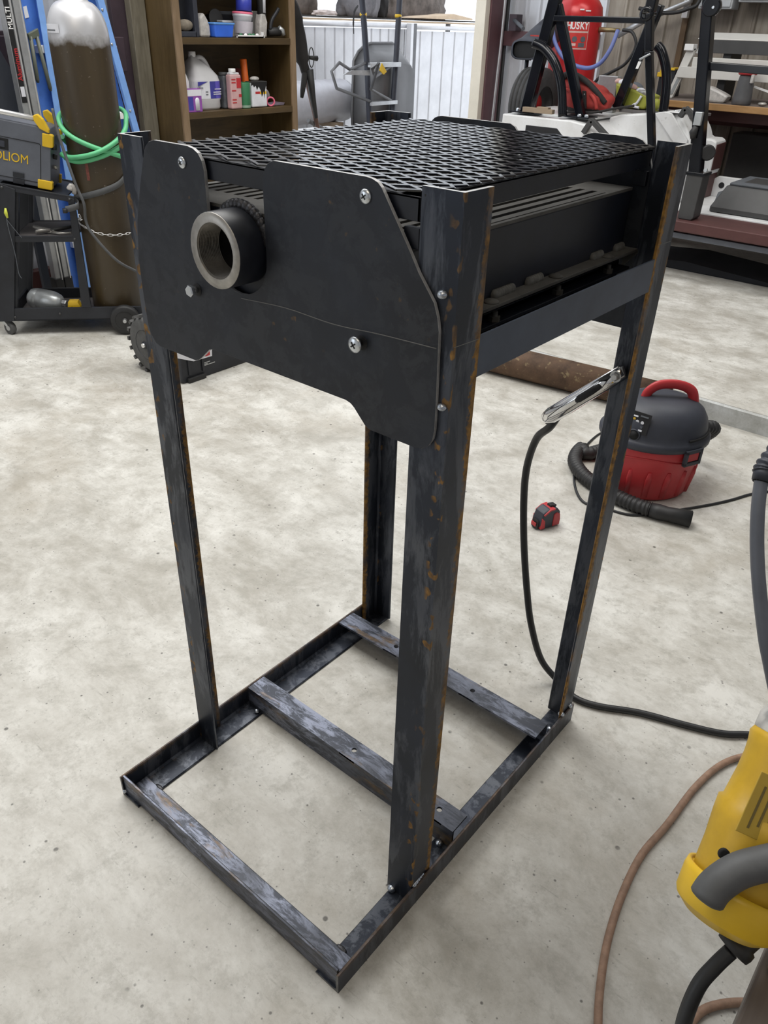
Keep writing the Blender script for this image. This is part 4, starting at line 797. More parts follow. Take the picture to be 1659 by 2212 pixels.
pz([(2.610, SH1+.118), (2.610, SH1+.1395), (2.680, SH1+.1395)], -3.4358, .0008, m_navy, 'label_print', ob, 0)
for a, z, w_ in ((2.555, .108, .045), (2.612, .075, .018), (2.612, .088, .018), (2.665, .075, .06), (2.665, .085, .06), (2.675, .10, .05)): pz(rect(a+.048, a+.048+w_*.9, SH1+z, SH1+z+.004), -3.4358, .0006, m_dim if a < 2.64 else m_label, 'label_print', ob, 0)
ob = thing('grey_bottle', 'dark grey printed bottle between the milky jug and the pinkish bottle', 'bottle', (-3.46, 2.775, SH1))
MB().box((-3.505, 2.794, SH1), (-3.442, 2.850, SH1+.165)).build('bottle_body', m_darkbot, ob, .008); MB().lathe([(.026, 0), (.026, .016)], (-3.473, 2.822, SH1+.165), Z, 16).build('cap', m_grip, ob)
for a in (0, .024, .048, .072, .096): MB().box((-3.4418, 2.815, SH1+.028+a), (-3.441, 2.846, SH1+.045+a)).build('label_print', m_dim if a != .048 else m_alu, ob)
ob = thing('pinkish_bottle', 'square pinkish bottle with a white cap beside the orange tube', 'bottle', (-3.43, 2.845, SH1))
MB().box((-3.438, 2.806, SH1), (-3.395, 2.884, SH1+.172)).build('bottle_body', m_pinkbot, ob, .008); MB().box((-3.434, 2.812, SH1+.170), (-3.40, 2.878, SH1+.182)).build('shoulder', m_jugw, ob, .006)
MB().lathe([(.019, 0), (.020, .003), (.020, .018), (.018, .020)], (-3.418, 2.840, SH1+.181), Z, 20).build('cap', m_wh, ob); MB().box((-3.3948, 2.848, SH1+.105), (-3.394, 2.880, SH1+.155)).box((-3.3948, 2.860, SH1+.06), (-3.394, 2.880, SH1+.075)).build('red_print', m_redp, ob)
for a in (.03, .045, .09, .13, .145): MB().box((-3.3948, 2.812, SH1+a), (-3.394, 2.842, SH1+a+.006)).build('red_print', m_redp, ob)
tag(MB().lathe([(.019, 0), (.0195, .003), (.0195, .24), (.017, .242)], (-3.495, 3.012, SH1+.001), (-.01, -.06, 1), 20).build('orange_tube', m_orange), 'tall orange tube standing behind the green can', 'tube')
ob = thing('green_can', 'dark green can in front of the orange tube on the lower shelf', 'can', (-3.42, 2.93, SH1))
MB().lathe([(.037, 0), (.038, .004), (.038, .128), (.036, .131), (.034, .128)], (-3.430, 2.927, SH1), Z, 28).build('can_body', m_dgreen, ob); MB().lathe([(.0384, .004), (.0384, .016)], (-3.430, 2.927, SH1), Z, 28, caps=False).build('rim_band', paint('pale_green_print', (.25, .36, .28), .5), ob)
tag(MB().lathe([(.058, 0), (.060, .002), (.060, .008), (.058, .010)], (-3.62, 3.06, SH1+.13), (1, -.1, .3), 28).build('red_disc', paint('translucent_red_plastic', (.22, .04, .04), .4)), 'dull red plastic disc leaning against the back of the bookshelf', 'disc')
ob = thing('paint_can', 'white rectangular can with black drips and a rag on its lid', 'can', (-3.42, 3.02, SH1))
MB().box((-3.455, 2.968, SH1+.002), (-3.405, 3.085, SH1+.130)).build('can_body', m_label, ob, .006)
pz([(2.966, SH1+.131), (3.087, SH1+.131), (3.087, SH1+.115), (3.078, SH1+.108), (3.070, SH1+.085), (3.063, SH1+.045), (3.059, SH1+.082), (3.048, SH1+.060), (3.043, SH1+.055), (3.036, SH1+.088), (3.022, SH1+.108), (3.008, SH1+.090), (3.000, SH1+.112), (2.985, SH1+.105), (2.978, SH1+.118), (2.966, SH1+.112)], -3.4042, .001, m_blackfill, 'paint_drip', ob, 0)
MB().box((-3.4050, 2.995, SH1+.070), (-3.4043, 3.030, SH1+.082)).build('red_print', m_redp, ob); MB().box((-3.4050, 3.030, SH1+.068), (-3.4043, 3.080, SH1+.082)).build('yellow_print', m_yel2, ob)
MB().box((-3.457, 2.966, SH1+.130), (-3.403, 3.087, SH1+.134)).build('lid_seam', m_dgrey, ob, .002); MB().ball((-3.43, 3.015, SH1+.146), .03, n=10, sc=(.7, 1.1, .42)).build('rag', m_poly, ob)
tag(MB().lathe([(.018, -.011), (.026, -.011), (.026, .011), (.018, .011), (.018, -.011)], (-3.415, 3.120, SH1+.0265), (1, -.75, 0), 24, caps=False).build('pink_tape_roll', m_pink), 'small roll of pink tape right of the white drip stained can', 'tape roll')
tag(MB().tube(smooth([(-3.57, 3.14, SH1+.075), (-3.57, 3.18, SH1+.085), (-3.56, 3.222, SH1+.065), (-3.56, 3.235, SH1+.03)], 5), [.010]*8+[.014]*8, 10, flat=.6).build('sanding_sponge', m_poly), 'dull grey pad behind the pink tape roll', 'pad')
tag(MB().prism([(-.05, 0), (.06, 0), (.07, .012), (-.04, .004)], (-3.535, 3.195, SH1+.001), Y, Z, X, .09).build('paper_packet', paint('violet_grey_packet', (.23, .19, .24), .6)), 'flat dull packet lying at the right end of the lower shelf', 'packet')
# upper shelf, left to right
ob = thing('black_caddy', 'tall dark plastic case with a tan rag inside at the left of the upper shelf', 'case', (-3.46, 2.55, SH2))
pz([(2.492, SH2), (2.612, SH2), (2.612, SH2+.30), (2.492, SH2+.30)], -3.46, .10, m_cart, 'case_back', ob); pz(rect(2.590, 2.618, SH2, SH2+.30), -3.395, .16, m_char, 'case_post', ob); pz(rect(2.492, 2.60, SH2, SH2+.025), -3.395, .08, m_char, 'case_base', ob)
MB().ball((-3.42, 2.545, SH2+.052), .045, n=12, sc=(.6, 1.1, .6)).build('tan_rag', paint('tan_rag', (.22, .19, .15), .85, 0, .3, 20), ob)
tag(MB().box((-3.47, 2.620, SH2), (-3.42, 2.634, SH2+.26)).build('spec_card', m_label), 'narrow white card with blue print beside the dark plastic case', 'card')
tag(MB().prism([(2.636, SH2), (2.706, SH2), (2.704, SH2+.05), (2.692, SH2+.08), (2.668, SH2+.112), (2.640, SH2+.088)], (-3.41, 0, 0), Y, Z, -X, .05).build('clear_bag', m_poly, bevel=.01), 'crumpled clear plastic bag on the upper shelf left of the blue tub', 'bag')
tag(MB().lathe([(.045, 0), (.048, .003), (.045, .006)], (-3.578, 2.885, SH2+.085), (1, -.05, .12), 24).build('grinding_disc', m_dgrey), 'dark grinding disc leaning behind the clear bag', 'disc')
ob = thing('blue_tub', 'bright blue open plastic tub on the upper shelf', 'tub', (-3.41, 2.78, SH2))
MB().prism([(2.716, SH2), (2.836, SH2), (2.850, SH2+.062), (2.712, SH2+.062)], (-3.385, 0, 0), Y, Z, -X, .085).build('tub_body', m_blueb, ob, .006); MB().box((-3.472, 2.709, SH2+.058), (-3.382, 2.853, SH2+.068)).build('rim', paint('pale_blue_rim', (.10, .27, .62), .4), ob, .004)
ob = thing('clear_tray', 'clear plastic organiser box behind the blue tub', 'box', (-3.50, 2.85, SH2)); pz(rect(2.88, 3.010, SH2, SH2+.068), -3.505, .052, m_poly, 'box_body', ob); pz(rect(2.875, 3.013, SH2+.068, SH2+.078), -3.510, .05, m_label, 'lid', ob)
ob = thing('black_tray', 'low black case stacked behind the clear organiser box', 'case', (-3.6, 2.80, SH2)); pz(rect(2.88, 3.03, SH2, SH2+.105), -3.605, .05, m_cart, 'case_body', ob); pz(rect(2.905, 3.04, SH2+.105, SH2+.122), -3.605, .05, m_dim, 'lid', ob)
ob = thing('lozenge_tub', 'white plastic tub with a pink rim on the upper shelf', 'tub', (-3.44, 2.97, SH2)); tcn = (-3.455, 2.968, SH2+.0025)
MB().lathe([(.040, 0), (.042, .004), (.052, .095), (.055, .098), (.055, .108), (.052, .110)], tcn, (0, .05, 1), 28).build('tub_body', m_label, ob); MB().lathe([(.056, .108), (.057, .116), (.053, .118)], tcn, (0, .05, 1), 28, caps=False).build('pink_rim', m_pink, ob)
MB().lathe([(.0475, .018), (.0525, .075)], (-3.4465, 2.968, SH2), (0, .05, 1), 28, caps=False).build('printed_band', paint('grey_print', (.50, .47, .52), .5), ob)
tag(MB().lathe([(.041, 0), (.043, .002), (.043, .062), (.040, .064)], (-3.447, 2.978, SH2+.1245), (0, .08, 1), 28).build('blue_lid_cup', m_navy if False else paint('deep_blue_cup', (.035, .05, .38), .4)), 'deep blue cup stacked on the white pink rimmed tub', 'cup')
tag(MB().lathe([(.022, 0), (.024, .10), (.018, .13), (.010, .16), (0, .165)], (-3.535, 3.047, SH2), Z, 16).build('maroon_bottle', paint('maroon_plastic', (.16, .03, .03), .4)), 'slim maroon bottle behind the white pink rimmed tub', 'bottle')
ob = thing('white_tray', 'shallow white tray of small caps at the front of the upper shelf', 'tray', (-3.40, 2.98, SH2)); MB().box((-3.401, 2.872, SH2), (-3.383, 3.060, SH2+.006)).box((-3.387, 2.872, SH2), (-3.383, 3.065, SH2+.012)).box((-3.401, 3.056, SH2), (-3.383, 3.060, SH2+.028)).build('tray_body', m_wh, ob)
for y, m in ((2.90, m_dgreen), (2.935, m_wh), (2.965, m_dgreen), (2.99, m_dgreen), (3.02, m_wh)): MB().ball((-3.393, y, SH2+.013), .008, n=10, sc=(.8, 1.6, .9)).build('small_cap', m, ob)
ob = thing('clear_bottle', 'hand sized grey clear bottle near the right end of the upper shelf', 'bottle', (-3.44, 3.10, SH2)); MB().prism([(3.066, SH2), (3.118, SH2), (3.130, SH2+.075), (3.115, SH2+.115), (3.085, SH2+.115), (3.072, SH2+.07)], (-3.42, 0, 0), Y, Z, -X, .05).build('bottle_body', m_poly, ob, .008)
MB().tube([(-3.445, 3.100, SH2+.112), (-3.445, 3.105, SH2+.20), (-3.44, 3.095, SH2+.26)], [.018, .020, .012], 10).build('black_sprayer', m_rubber, ob); MB().tube([(-3.43, 3.112, SH2+.12), (-3.425, 3.115, SH2+.25)], .010, 8).build('white_nozzle', m_label, ob)
ob = thing('angle_grinder', 'black hand tool with a curved grip at the right end of the upper shelf', 'power tool', (-3.44, 3.20, SH2)); MB().tube([(-3.45, 3.155, SH2+.024), (-3.44, 3.19, SH2+.030), (-3.43, 3.230, SH2+.030)], [.018, .024, .022], 12).build('tool_body', m_rubber, ob)
MB().tube(smooth([(-3.44, 3.165, SH2+.04), (-3.44, 3.180, SH2+.085), (-3.435, 3.215, SH2+.125), (-3.43, 3.228, SH2+.145)], 4), .010, 10).build('curved_grip', m_cart, ob); MB().tube([(-3.425, 3.218, SH2+.05), (-3.42, 3.238, SH2+.035), (-3.415, 3.247, SH2+.012)], [.014, .016, .010], 10).build('silver_head', m_silver, ob)
tag(MB().box((-3.60, 3.15, SH2), (-3.57, 3.260, SH2+.128)).build('grey_carton', m_alu, bevel=.003), 'plain pale grey carton behind the black hand tool', 'carton')


# ================================================================== BACK RIGHT: TRAILER, WHITE MACHINE, COMPRESSOR, BENCH
tl = thing('trailer', 'dark red flat trailer bed carrying the white machine', 'trailer', (-.9, 4.6, .076))
MB().box((-2.48, 4.115, .335), (1.4, 4.40, .392)).build('side_rail', m_oxide, tl, .006)
MB().box((-2.48, 5.026, .335), (1.4, 5.12, .44)).build('side_rail', m_oxide, tl, .006)
MB().box((-2.48, 4.15, .292), (1.4, 4.19, .322)).build('grey_channel', m_slate, tl, .003)
for x in (-2.45, -1.3, 0.0, 1.2): MB().box((x, 4.19, .322), (x+.06, 5.05, .336)).build('cross_bearer', m_oxide, tl)
for x in (-2.2, 1.1):
    w_ = MB().lathe([(.05, -.06), (.13, -.07), (.15, -.05), (.15, .05), (.13, .07), (.05, .06)], (x, 4.62, .228), Y, 28).build('wheel', m_rubber, tl)
    MB().lathe([(.075, -.072), (.07, 0), (.075, .072)], (x, 4.62, .228), Y, 20).build('rim', m_dgrey, w_)
tag(MB().prism([(-1.9, .076), (-1.6, .10), (-1.2, .13), (-.7, .10), (-.2, .085), (.6, .085), (.6, .0775), (-1.9, .0775)], (0, 4.34, 0), X, Z, Y, .40).build('dark_sheet', paint('black_shade_sheet', (.012, .013, .018), .85, 0, .3), bevel=.02), 'black sheet painting the shade under the dark red trailer', 'tarp')  # low black sheet, the dark under the trailer put into its colour
wm = thing('white_machine', 'white bodied machine with a black tube frame bolted on, behind the grill', 'machine', (-1.6, 4.7, .40))
MB().box((-1.50, 4.402, .378), (1.3, 5.02, .400)).build('deck_plate', m_white, wm, .004)
MB().prism([(-1.36, .400), (1.2, .400), (1.2, .52), (-1.33, .52), (-1.36, .50)], (0, 4.99, 0), X, Z, Y, .03).build('rear_lip', m_white, wm, .004)
for x, z, r in ((-1.30, .47, .018), (-1.14, .46, .012), (-1.00, .458, .012), (-1.27, .425, .009)): MB().lathe([(r, 0), (r, .003)], (x, 4.9905, z), -Y, 14).build('bolt_hole', m_slot, wm)
for x, y, r in ((-1.20, 4.80, .020), (-.86, 4.55, .030)): MB().lathe([(r, 0), (r, .001)], (x, y, .400), Z, 18).build('deck_hole', m_slot, wm)
# the left box with a dark opening, sloped centre and right flank
MB().prism([(-2.54, .40), (-2.54, .815), (-2.06, .815), (-1.95, .80), (-1.80, .70), (-1.70, .40)], (0, 4.30, 0), X, Z, Y, .46).build('left_body', m_white, wm, .008)
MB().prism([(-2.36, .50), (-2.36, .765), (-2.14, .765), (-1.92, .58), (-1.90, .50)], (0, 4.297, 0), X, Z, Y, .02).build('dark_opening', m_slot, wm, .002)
MB().prism([(-1.95, .40), (-1.95, .825), (-1.88, .846), (-1.694, .868), (-1.567, .890), (-1.515, .886), (-1.44, .79), (-1.405, .72), (-1.40, .40)], (0, 4.60, 0), X, Z, Y, .38).build('centre_body', m_white, wm, .010)
MB().prism([(-1.66, .872), (-1.60, .885), (-1.55, .880), (-1.425, .745), (-1.425, .66), (-1.52, .74)], (0, 4.575, 0), X, Z, Y, .03).build('flank_panel', m_white, wm, .004)
MB().prism([(-1.51, .40), (-1.51, .775), (-1.454, .755), (-1.418, .738), (-1.37, .738), (-1.345, .725), (-1.345, .56), (-1.40, .40)], (0, 4.85, 0), X, Z, Y, .172).build('end_wall', m_white, wm, .010)
MB().prism([(4.862, .565), (5.012, .565), (5.012, .715), (4.862, .708)], (-1.346, 0, 0), Y, Z, X, .006).build('red_end_face', m_oxide, wm, .001)
MB().box((-1.41, 4.862, .402), (-1.352, 5.012, .565)).build('red_end_foot', m_oxide, wm, .001)
MB().box((-2.55, 4.42, .8155), (-1.98, 4.98, .828)).build('top_deck', m_white, wm, .003)
MB().box((-1.94, 4.70, .852), (-1.46, 4.98, .868)).build('grey_mat', m_shelfgrey, wm, .003)
for q_, yy in (([(-1.950, .758), (-1.908, .830), (-1.795, .752)], 4.283), ([(-1.484, .868), (-1.463, .914), (-1.36, .850)], 4.545)):    # square grab handles on the sloped faces
    hb = MB()
    for a_, b_ in zip(q_, q_[1:]): hb.beam((a_[0], yy, a_[1]), (b_[0], yy, b_[1]), .028, .030, Y)
    hb.build('grab_handle', m_dgrey, wm, .002)
def fb(p, q, w_=.06, d_=.05, nm='frame_tube'): MB().beam(p, q, d_, w_, (1, 0, .0) if abs(q[0]-p[0]) < .5*abs(q[2]-p[2]) else (0, 0, 1)).build(nm, m_frame, wm, .006)
fb((-2.41, 4.37, .828), (-2.235, 4.37, 1.75), .072, .05); fb((-2.05, 4.42, .828), (-2.285, 4.38, 1.40), .052, .045)
MB().tube(smooth([(-2.385, 4.33, 1.205), (-2.31, 4.33, 1.180), (-2.225, 4.33, 1.105), (-2.165, 4.33, .99), (-2.130, 4.33, .829)], 6), .027, 14).build('bent_tube', m_frame, wm)
MB().beam((-2.285, 4.36, 1.334), (-1.70, 4.36, 1.334), .03, .030).build('cross_bar', m_frame, wm, .004)
MB().lathe([(.022, -.03), (.036, -.03), (.036, .03), (.022, .03), (.022, -.03)], (-1.70, 4.34, 1.366), Y, 20, caps=False).build('pivot_eye', m_frame, wm)
fb((-1.690, 4.34, 1.375), (-1.640, 4.34, 2.0), .055, .05)
fb((-1.500, 4.34, .58), (-1.655, 4.34, 1.19), .038, .045); fb((-1.655, 4.34, 1.19), (-1.69, 4.34, 1.37), .04, .045); fb((-1.955, 4.70, .87), (-1.80, 4.70, 1.42), .058, .05)
MB().tube(smooth([(-1.735, 4.62, 1.215), (-1.70, 4.62, 1.185), (-1.655, 4.62, 1.10), (-1.632, 4.62, 1.0), (-1.622, 4.62, .880)], 6), .027, 14).build('bent_tube', m_frame, wm)
for p in ((-2.41, 4.37), (-2.05, 4.40)): MB().box((p[0]-.09, p[1]-.06, .8282), (p[0]+.09, p[1]+.06, .836)).build('base_plate', m_frame, wm, .002)
for x, y in ((-2.13, 4.36), (-1.985, 4.36), (-2.03, 4.355), (-2.47, 4.37), (-1.56, 4.64), (-1.53, 4.64)): MB().lathe([(.013, 0), (.013, .008), (.008, .014)], (x, y, .836 if x < -1.9 else .879), Z, 6, sm=False).build('base_bolt', m_zinc, wm)
MB().box((-1.72, 4.58, .876), (-1.50, 4.70, .882)).build('base_plate', m_frame, wm, .002)
MB().tube(smooth([(-1.685, 4.30, 1.15), (-1.655, 4.295, 1.165), (-1.628, 4.30, 1.18)], 4), .006, 8).build('wire_tie', m_silver, wm); MB().prism([(-1.70, 1.105), (-1.685, 1.105), (-1.672, 1.14), (-1.69, 1.142)], (0, 4.30, 0), X, Z, Y, .002).build('white_tag', m_wh, wm)
# upright post in a sleeve on the trailer rail
pw = thing('upright_post', 'tall gloss black square post in a dark sleeve on the red trailer rail', 'post', (-1.22, 4.25, .393))
MB().prism([(-1.243, .635), (-1.176, .635), (-1.430, 2.2), (-1.475, 2.2)], (0, 4.19, 0), X, Z, Y, .065).build('post', m_frame, pw, .006)
MB().prism([(-1.238, .632), (-1.146, .640), (-1.150, .4055), (-1.160, .393), (-1.232, .393), (-1.238, .40)], (0, 4.165, 0), X, Z, Y, .11).build('sleeve', m_dgrey, pw, .006)
MB().box((-1.243, 4.16, .622), (-1.141, 4.28, .640)).build('sleeve_collar', m_frame, pw, .003)
MB().beam((-1.27, 4.24, 1.140), (-.2, 4.24, 1.120), .05, .038).build('cross_bar', m_frame, pw, .004)
MB().lathe([(.040, -.02), (.045, -.015), (.045, .015), (.040, .02)], (-1.305, 4.20, 1.40), Y, 20).build('pivot_lug', m_frame, pw); MB().lathe([(.008, 0), (.006, .006)], (-1.290, 4.18, 1.395), -Y, 10).build('pivot_pin', m_zinc, pw)
MB().lathe([(.034, -.012), (.040, -.008), (.040, .008), (.034, .012)], (-1.172, 4.23, .735), (.5, -1, 0), 20).build('locking_knob', m_rubber, pw)
MB().box((-1.265, 4.17, .865), (-1.225, 4.22, .93)).build('grey_bracket', m_silver, pw, .003); MB().tube([(-1.247, 4.18, .862), (-1.256, 4.18, .83), (-1.250, 4.18, .80)], [.014, .022, .014], 10).build('catch', m_rubber, pw)
MB().lathe([(.010, 0), (.010, .012)], (-1.145, 4.185, .655), -Y, 8).build('pivot_pin', m_zinc, pw)
bxp = thing('battery_box', 'dark grey plastic box with a recessed lid on the white deck', 'box', (-.9, 4.75, .40))
bz = MB(); b0, b1 = [(-1.17, 4.46), (-.55, 4.46), (-.55, 4.92), (-1.17, 4.92)], [(-1.12, 4.52), (-.60, 4.52), (-.60, 4.88), (-1.12, 4.88)]
bz.add([(x, y, .4025) for x, y in b0] + [(x, y, .43) for x, y in b0] + [(x, y, .545) for x, y in b1], [(3, 2, 1, 0), (0, 1, 5, 4), (1, 2, 6, 5), (2, 3, 7, 6), (3, 0, 4, 7), (4, 5, 9, 8), (5, 6, 10, 9), (6, 7, 11, 10), (7, 4, 8, 11), (8, 9, 10, 11)]); bz.build('box_body', m_dgrey, bxp, .008)
MB().box((-1.11, 4.53, .545), (-.61, 4.87, .560)).build('lid', m_dim, bxp, .006); MB().box((-1.05, 4.60, .5595), (-.68, 4.80, .5625)).build('lid_recess', m_dgrey, bxp, .002)
MB().prism([(4.50, .43), (4.60, .43), (4.64, .50), (4.54, .50)], (-1.168, 0, 0), Y, Z, X, .05).build('mount_lug', m_dim, bxp, .004)
tag(MB().prism([(-2.40, .8365), (-2.19, .8365), (-2.19, .862), (-2.22, .862), (-2.22, .872), (-2.30, .872), (-2.30, .864), (-2.40, .864)], (0, 4.302, 0), X, Z, Y, .035).build('wood_blocks', m_fleck, bevel=.002), 'pair of scorched wood blocks on the left end of the white body', 'wood')
# things lying on the white machine
bg_ = thing('red_tool_bag', 'slumped red canvas tool bag with black trim on the white machine', 'bag', (-2.08, 4.62, .88))
bm = bmesh.new(); bmesh.ops.create_icosphere(bm, subdivisions=4, radius=1); rb_ = MB()
from mathutils import noise as mn
for v in bm.verts:
    p = v.co.copy(); k = 1+.16*mn.noise(p*2.3)+.10*abs(mn.noise(p*5.2)); p = V((math.copysign(abs(p.x)**.75, p.x), math.copysign(abs(p.y)**.8, p.y), math.copysign(abs(p.z)**.7, p.z)))*k
    sl = .055*max(0, -p.x) - .05*max(0, p.x)
    rb_.v.append(V((-2.115+.165*p.x, 4.58+.085*p.y, max(.8300, .928+.090*p.z+sl*(.5+.5*p.z)))))
for f in bm.faces: rb_.f.append([v.index for v in f.verts]); rb_.mi.append(0 if f.calc_center_median().z > -.55 else 1); rb_.sm.append(True)
bm.free(); rb_.build('bag_body', [m_canv, m_canvb], bg_)
MB().tube(smooth([(-2.270, 4.54, 1.00), (-2.24, 4.51, 1.045), (-2.17, 4.50, 1.045), (-2.09, 4.50, 1.015), (-2.02, 4.51, .965), (-1.965, 4.54, .905)], 5), [.020]*26, 8, flat=.8).build('black_rim', m_canvb, bg_)
MB().prism([(-2.085, .87), (-2.06, .87), (-2.08, .965), (-2.105, .965)], (0, 4.487, 0), X, Z, Y, .012).build('black_strap', m_canvb, bg_, .003); MB().lathe([(.006, 0), (.004, .004)], (-2.085, 4.487, .945), -Y, 8).build('rivet', m_zinc, bg_)
MB().tube(smooth([(-2.26, 4.55, .950), (-2.22, 4.497, .965), (-2.16, 4.487, .95), (-2.14, 4.49, .90)], 4), .010, 8).build('canvas_fold', m_canv, bg_); MB().tube(smooth([(-2.05, 4.50, .95), (-2.01, 4.49, .92), (-1.99, 4.49, .87)], 4), .012, 8).build('canvas_fold', m_canv, bg_)
tag(MB().tube(smooth([(-2.24, 4.48, .8375), (-2.12, 4.475, .845), (-1.99, 4.482, .856), (-1.90, 4.55, .880), (-1.80, 4.60, .900)], 5), .007, 8).build('black_webbing', m_canvb), 'black webbing trailing from under the red canvas bag', 'strap')
lt_ = thing('lime_tote', 'lime green tote heaped with pale odds and ends beside the red bag', 'tote', (-1.86, 4.78, .87))
MB().prism([(-1.99, .872), (-1.80, .872), (-1.775, .945), (-2.02, 1.005)], (0, 4.755, 0), X, Z, Y, .16).build('tote_body', m_lime, lt_, .010)
for x, y, z, r, m in ((-2.02, 4.80, 1.012, .022, m_skin), (-1.985, 4.79, 1.008, .026, m_label), (-1.95, 4.80, .998, .028, m_skin), (-1.915, 4.79, .984, .025, m_skin), (-1.86, 4.79, .966, .028, m_label)): MB().ball((x, y, z), r, n=10, sc=(1.2, 1, .75)).build('odd_piece', m, lt_)
MB().tube([(-1.865, 4.775, .966), (-1.80, 4.77, .956), (-1.765, 4.77, .952)], [.014, .018, .020], 10).build('steel_fitting', m_coupl, lt_); MB().tube(smooth([(-1.83, 4.745, .945), (-1.85, 4.74, .905), (-1.875, 4.74, .888), (-1.83, 4.74, .880)], 4), .008, 8).build('white_hook', m_label, lt_)
tag(MB().ball((-1.735, 4.76, .905), .036, n=14, sc=(.8, .8, .9)).build('lime_can', m_lime), 'small round lime can right of the lime tote', 'can')
tag(MB().lathe([(.055, 0), (.060, .004), (.060, .020), (.03, .024), (.028, .05)], (-1.985, 4.985, .945), (.2, -1, .12), 24).build('grey_disc', m_dim), 'round grey disc standing behind the lime tote', 'disc')
tag(MB().box((-2.19, 4.86, .8295), (-2.06, 4.92, 1.035)).build('pale_carton', m_alu, bevel=.003), 'pale grey carton behind the red canvas bag', 'carton')

# tyre, black scoop, compressor
ty_ = thing('spare_tyre', 'upright black tyre with grooved tread against the back wall', 'tyre', (-2.70, 5.1, .60))
TD = V((1, .03, 0)).normalized(); TC = V((-2.665, 4.89, .832)); tp_ = [(.115, -.085), (.17, -.092), (.205, -.082), (.221, -.070), (.224, -.062)]
for a in (-.045, -.015, .015, .045): tp_ += [(.226, a-.008), (.214, a-.006), (.214, a+.002), (.226, a+.004)] if True else []
tp_ += [(.224, .062), (.221, .070), (.205, .082), (.17, .092), (.115, .085)]
MB().lathe(tp_, TC, TD, 56, caps=False).build('tyre_body', m_tread, ty_)
MB().lathe([(.116, .080), (.112, .03), (0, .028)], TC, TD, 32, caps=False).build('wheel_dish', m_dgrey, ty_); MB().lathe([(.062, .030), (.050, .036), (0, .040)], TC, TD, 24, caps=False).build('red_wheel_centre', m_red, ty_); MB().lathe([(.116, -.080), (.112, -.05), (0, -.04)], TC, TD, 32, caps=False).build('wheel_back', m_dgrey, ty_)
MB().box((-2.80, 4.80, .56), (-2.60, 4.98, .600)).build('chock_stand', m_dgrey, ty_, .004)
for x in (-2.78, -2.65): MB().box((x, 4.84, .0775), (x+.04, 4.94, .56)).build('stand_leg', m_dgrey, ty_)
sc_ = thing('black_scoop', 'flared black plastic scoop above the upright tyre', 'scoop', (-2.78, 5.0, 1.10))
sq = lambda a, w_, h, cx_, cz: [(cx_ + w_*math.copysign(abs(math.cos(t))**.6, math.cos(t)), a, cz + h*math.copysign(abs(math.sin(t))**.6, math.sin(t))) for t in [2*PI*k/24 for k in range(24)]]
sm = MB(); rings = [sq(4.86, .105, .060, -2.765, 1.155), sq(4.93, .105, .066, -2.755, 1.170), sq(5.02, .095, .080, -2.74, 1.215), sq(5.11, .075, .09, -2.71, 1.28)]
rings.append(sq(4.861, .094, .050, -2.765, 1.155)); order = [4, 0, 1, 2, 3]
for i in order: sm.v += [V(p) for p in rings[i]]
for i in range(4):
    for k in range(24): sm.f.append([i*24+k, i*24+(k+1) % 24, (i+1)*24+(k+1) % 24, (i+1)*24+k]); sm.mi.append(0); sm.sm.append(True)
sm.f += [[96+k for k in range(24)]]; sm.mi.append(0); sm.sm.append(False); sm.build('scoop_shell', m_char, sc_)
MB().add([(p[0], p[1]+.02, p[2]) for p in rings[4]], [list(range(24))]).build('scoop_mouth', m_blackfill, sc_); MB().box((-2.77, 4.925, 1.232), (-2.70, 4.93, 1.242)).build('red_print', m_redt, sc_)
MB().tube([(-2.84, 5.05, 1.22), (-2.85, 5.05, 1.09)], .03, 10).build('scoop_neck', m_cart, sc_); MB().tube([(-2.85, 5.05, 1.10), (-2.85, 5.05, .0775)], .015, 8).build('support_rod', m_cart, sc_)
tag(MB().tube(smooth([(-3.585, 5.85, 1.9), (-3.585, 5.85, 1.25), (-3.59, 5.84, .9), (-3.60, 5.82, .0775)], 4), .012, 10).build('conduit', m_alu), 'thin grey conduit beside the maroon door column', 'conduit')
ar = thing('wall_arm', 'dark wall bracket with a thin arm above the maroon girt', 'bracket', (-3.42, 5.9, 1.30)); MB().box((-3.55, 5.88, 1.255), (-3.48, 5.97, 1.37)).build('bracket_body', m_darkcol, ar, .004); MB().tube([(-3.50, 5.88, 1.33), (-3.30, 5.70, 1.275)], .014, 8).build('arm', m_dim, ar)
ac = thing('air_compressor', 'red upright air compressor tank with a printed label behind the black frame', 'compressor', (-2.60, 5.30, .076)); AT = V((-2.640, 5.32, .0775)); TR = .166
MB().lathe([(.14, .02), (.162, .06), (TR, .12), (TR, 1.285), (.158, 1.335), (.13, 1.375), (.09, 1.395), (0, 1.40)], AT, Z, 48).build('tank', m_red, ac)
MB().lathe([(.171, .0), (.169, .10)], AT, Z, 40).build('foot_ring', m_red, ac)
def ona(a, z, r=.1665): return AT + (R3*math.sin(a)-F3*math.cos(a))*r + Z*(z-AT.z)
def apatch(a0, a1, z0, z1, m, nm, r):
    mb = MB(); n = 10; vs = [ona(a0+(a1-a0)*k/n, z, r) for z in (z0, z1) for k in range(n+1)]; mb.add(vs, [[k, k+1, n+2+k, n+1+k] for k in range(n)], 0, True); return mb.build(nm, m, ac)
m_redlab = paint('brighter_red_label', (.60, .045, .04), .4); m_pinkish = paint('pale_pink_print', (.66, .46, .42), .5)
apatch(-.62, .32, 1.165, 1.335, m_pinkish, 'label', .1668); apatch(-.60, .30, 1.172, 1.329, m_redlab, 'label', .1672); apatch(-.60, .30, 1.262, 1.272, m_pinkish, 'label_line', .1675)
for a in (-.22, .12): MB().lathe([(.017, 0), (.017, .002)], ona(a, 1.225, .1665), (R3*math.sin(a)-F3*math.cos(a)), 16).build('label_icon', m_dim, ac)
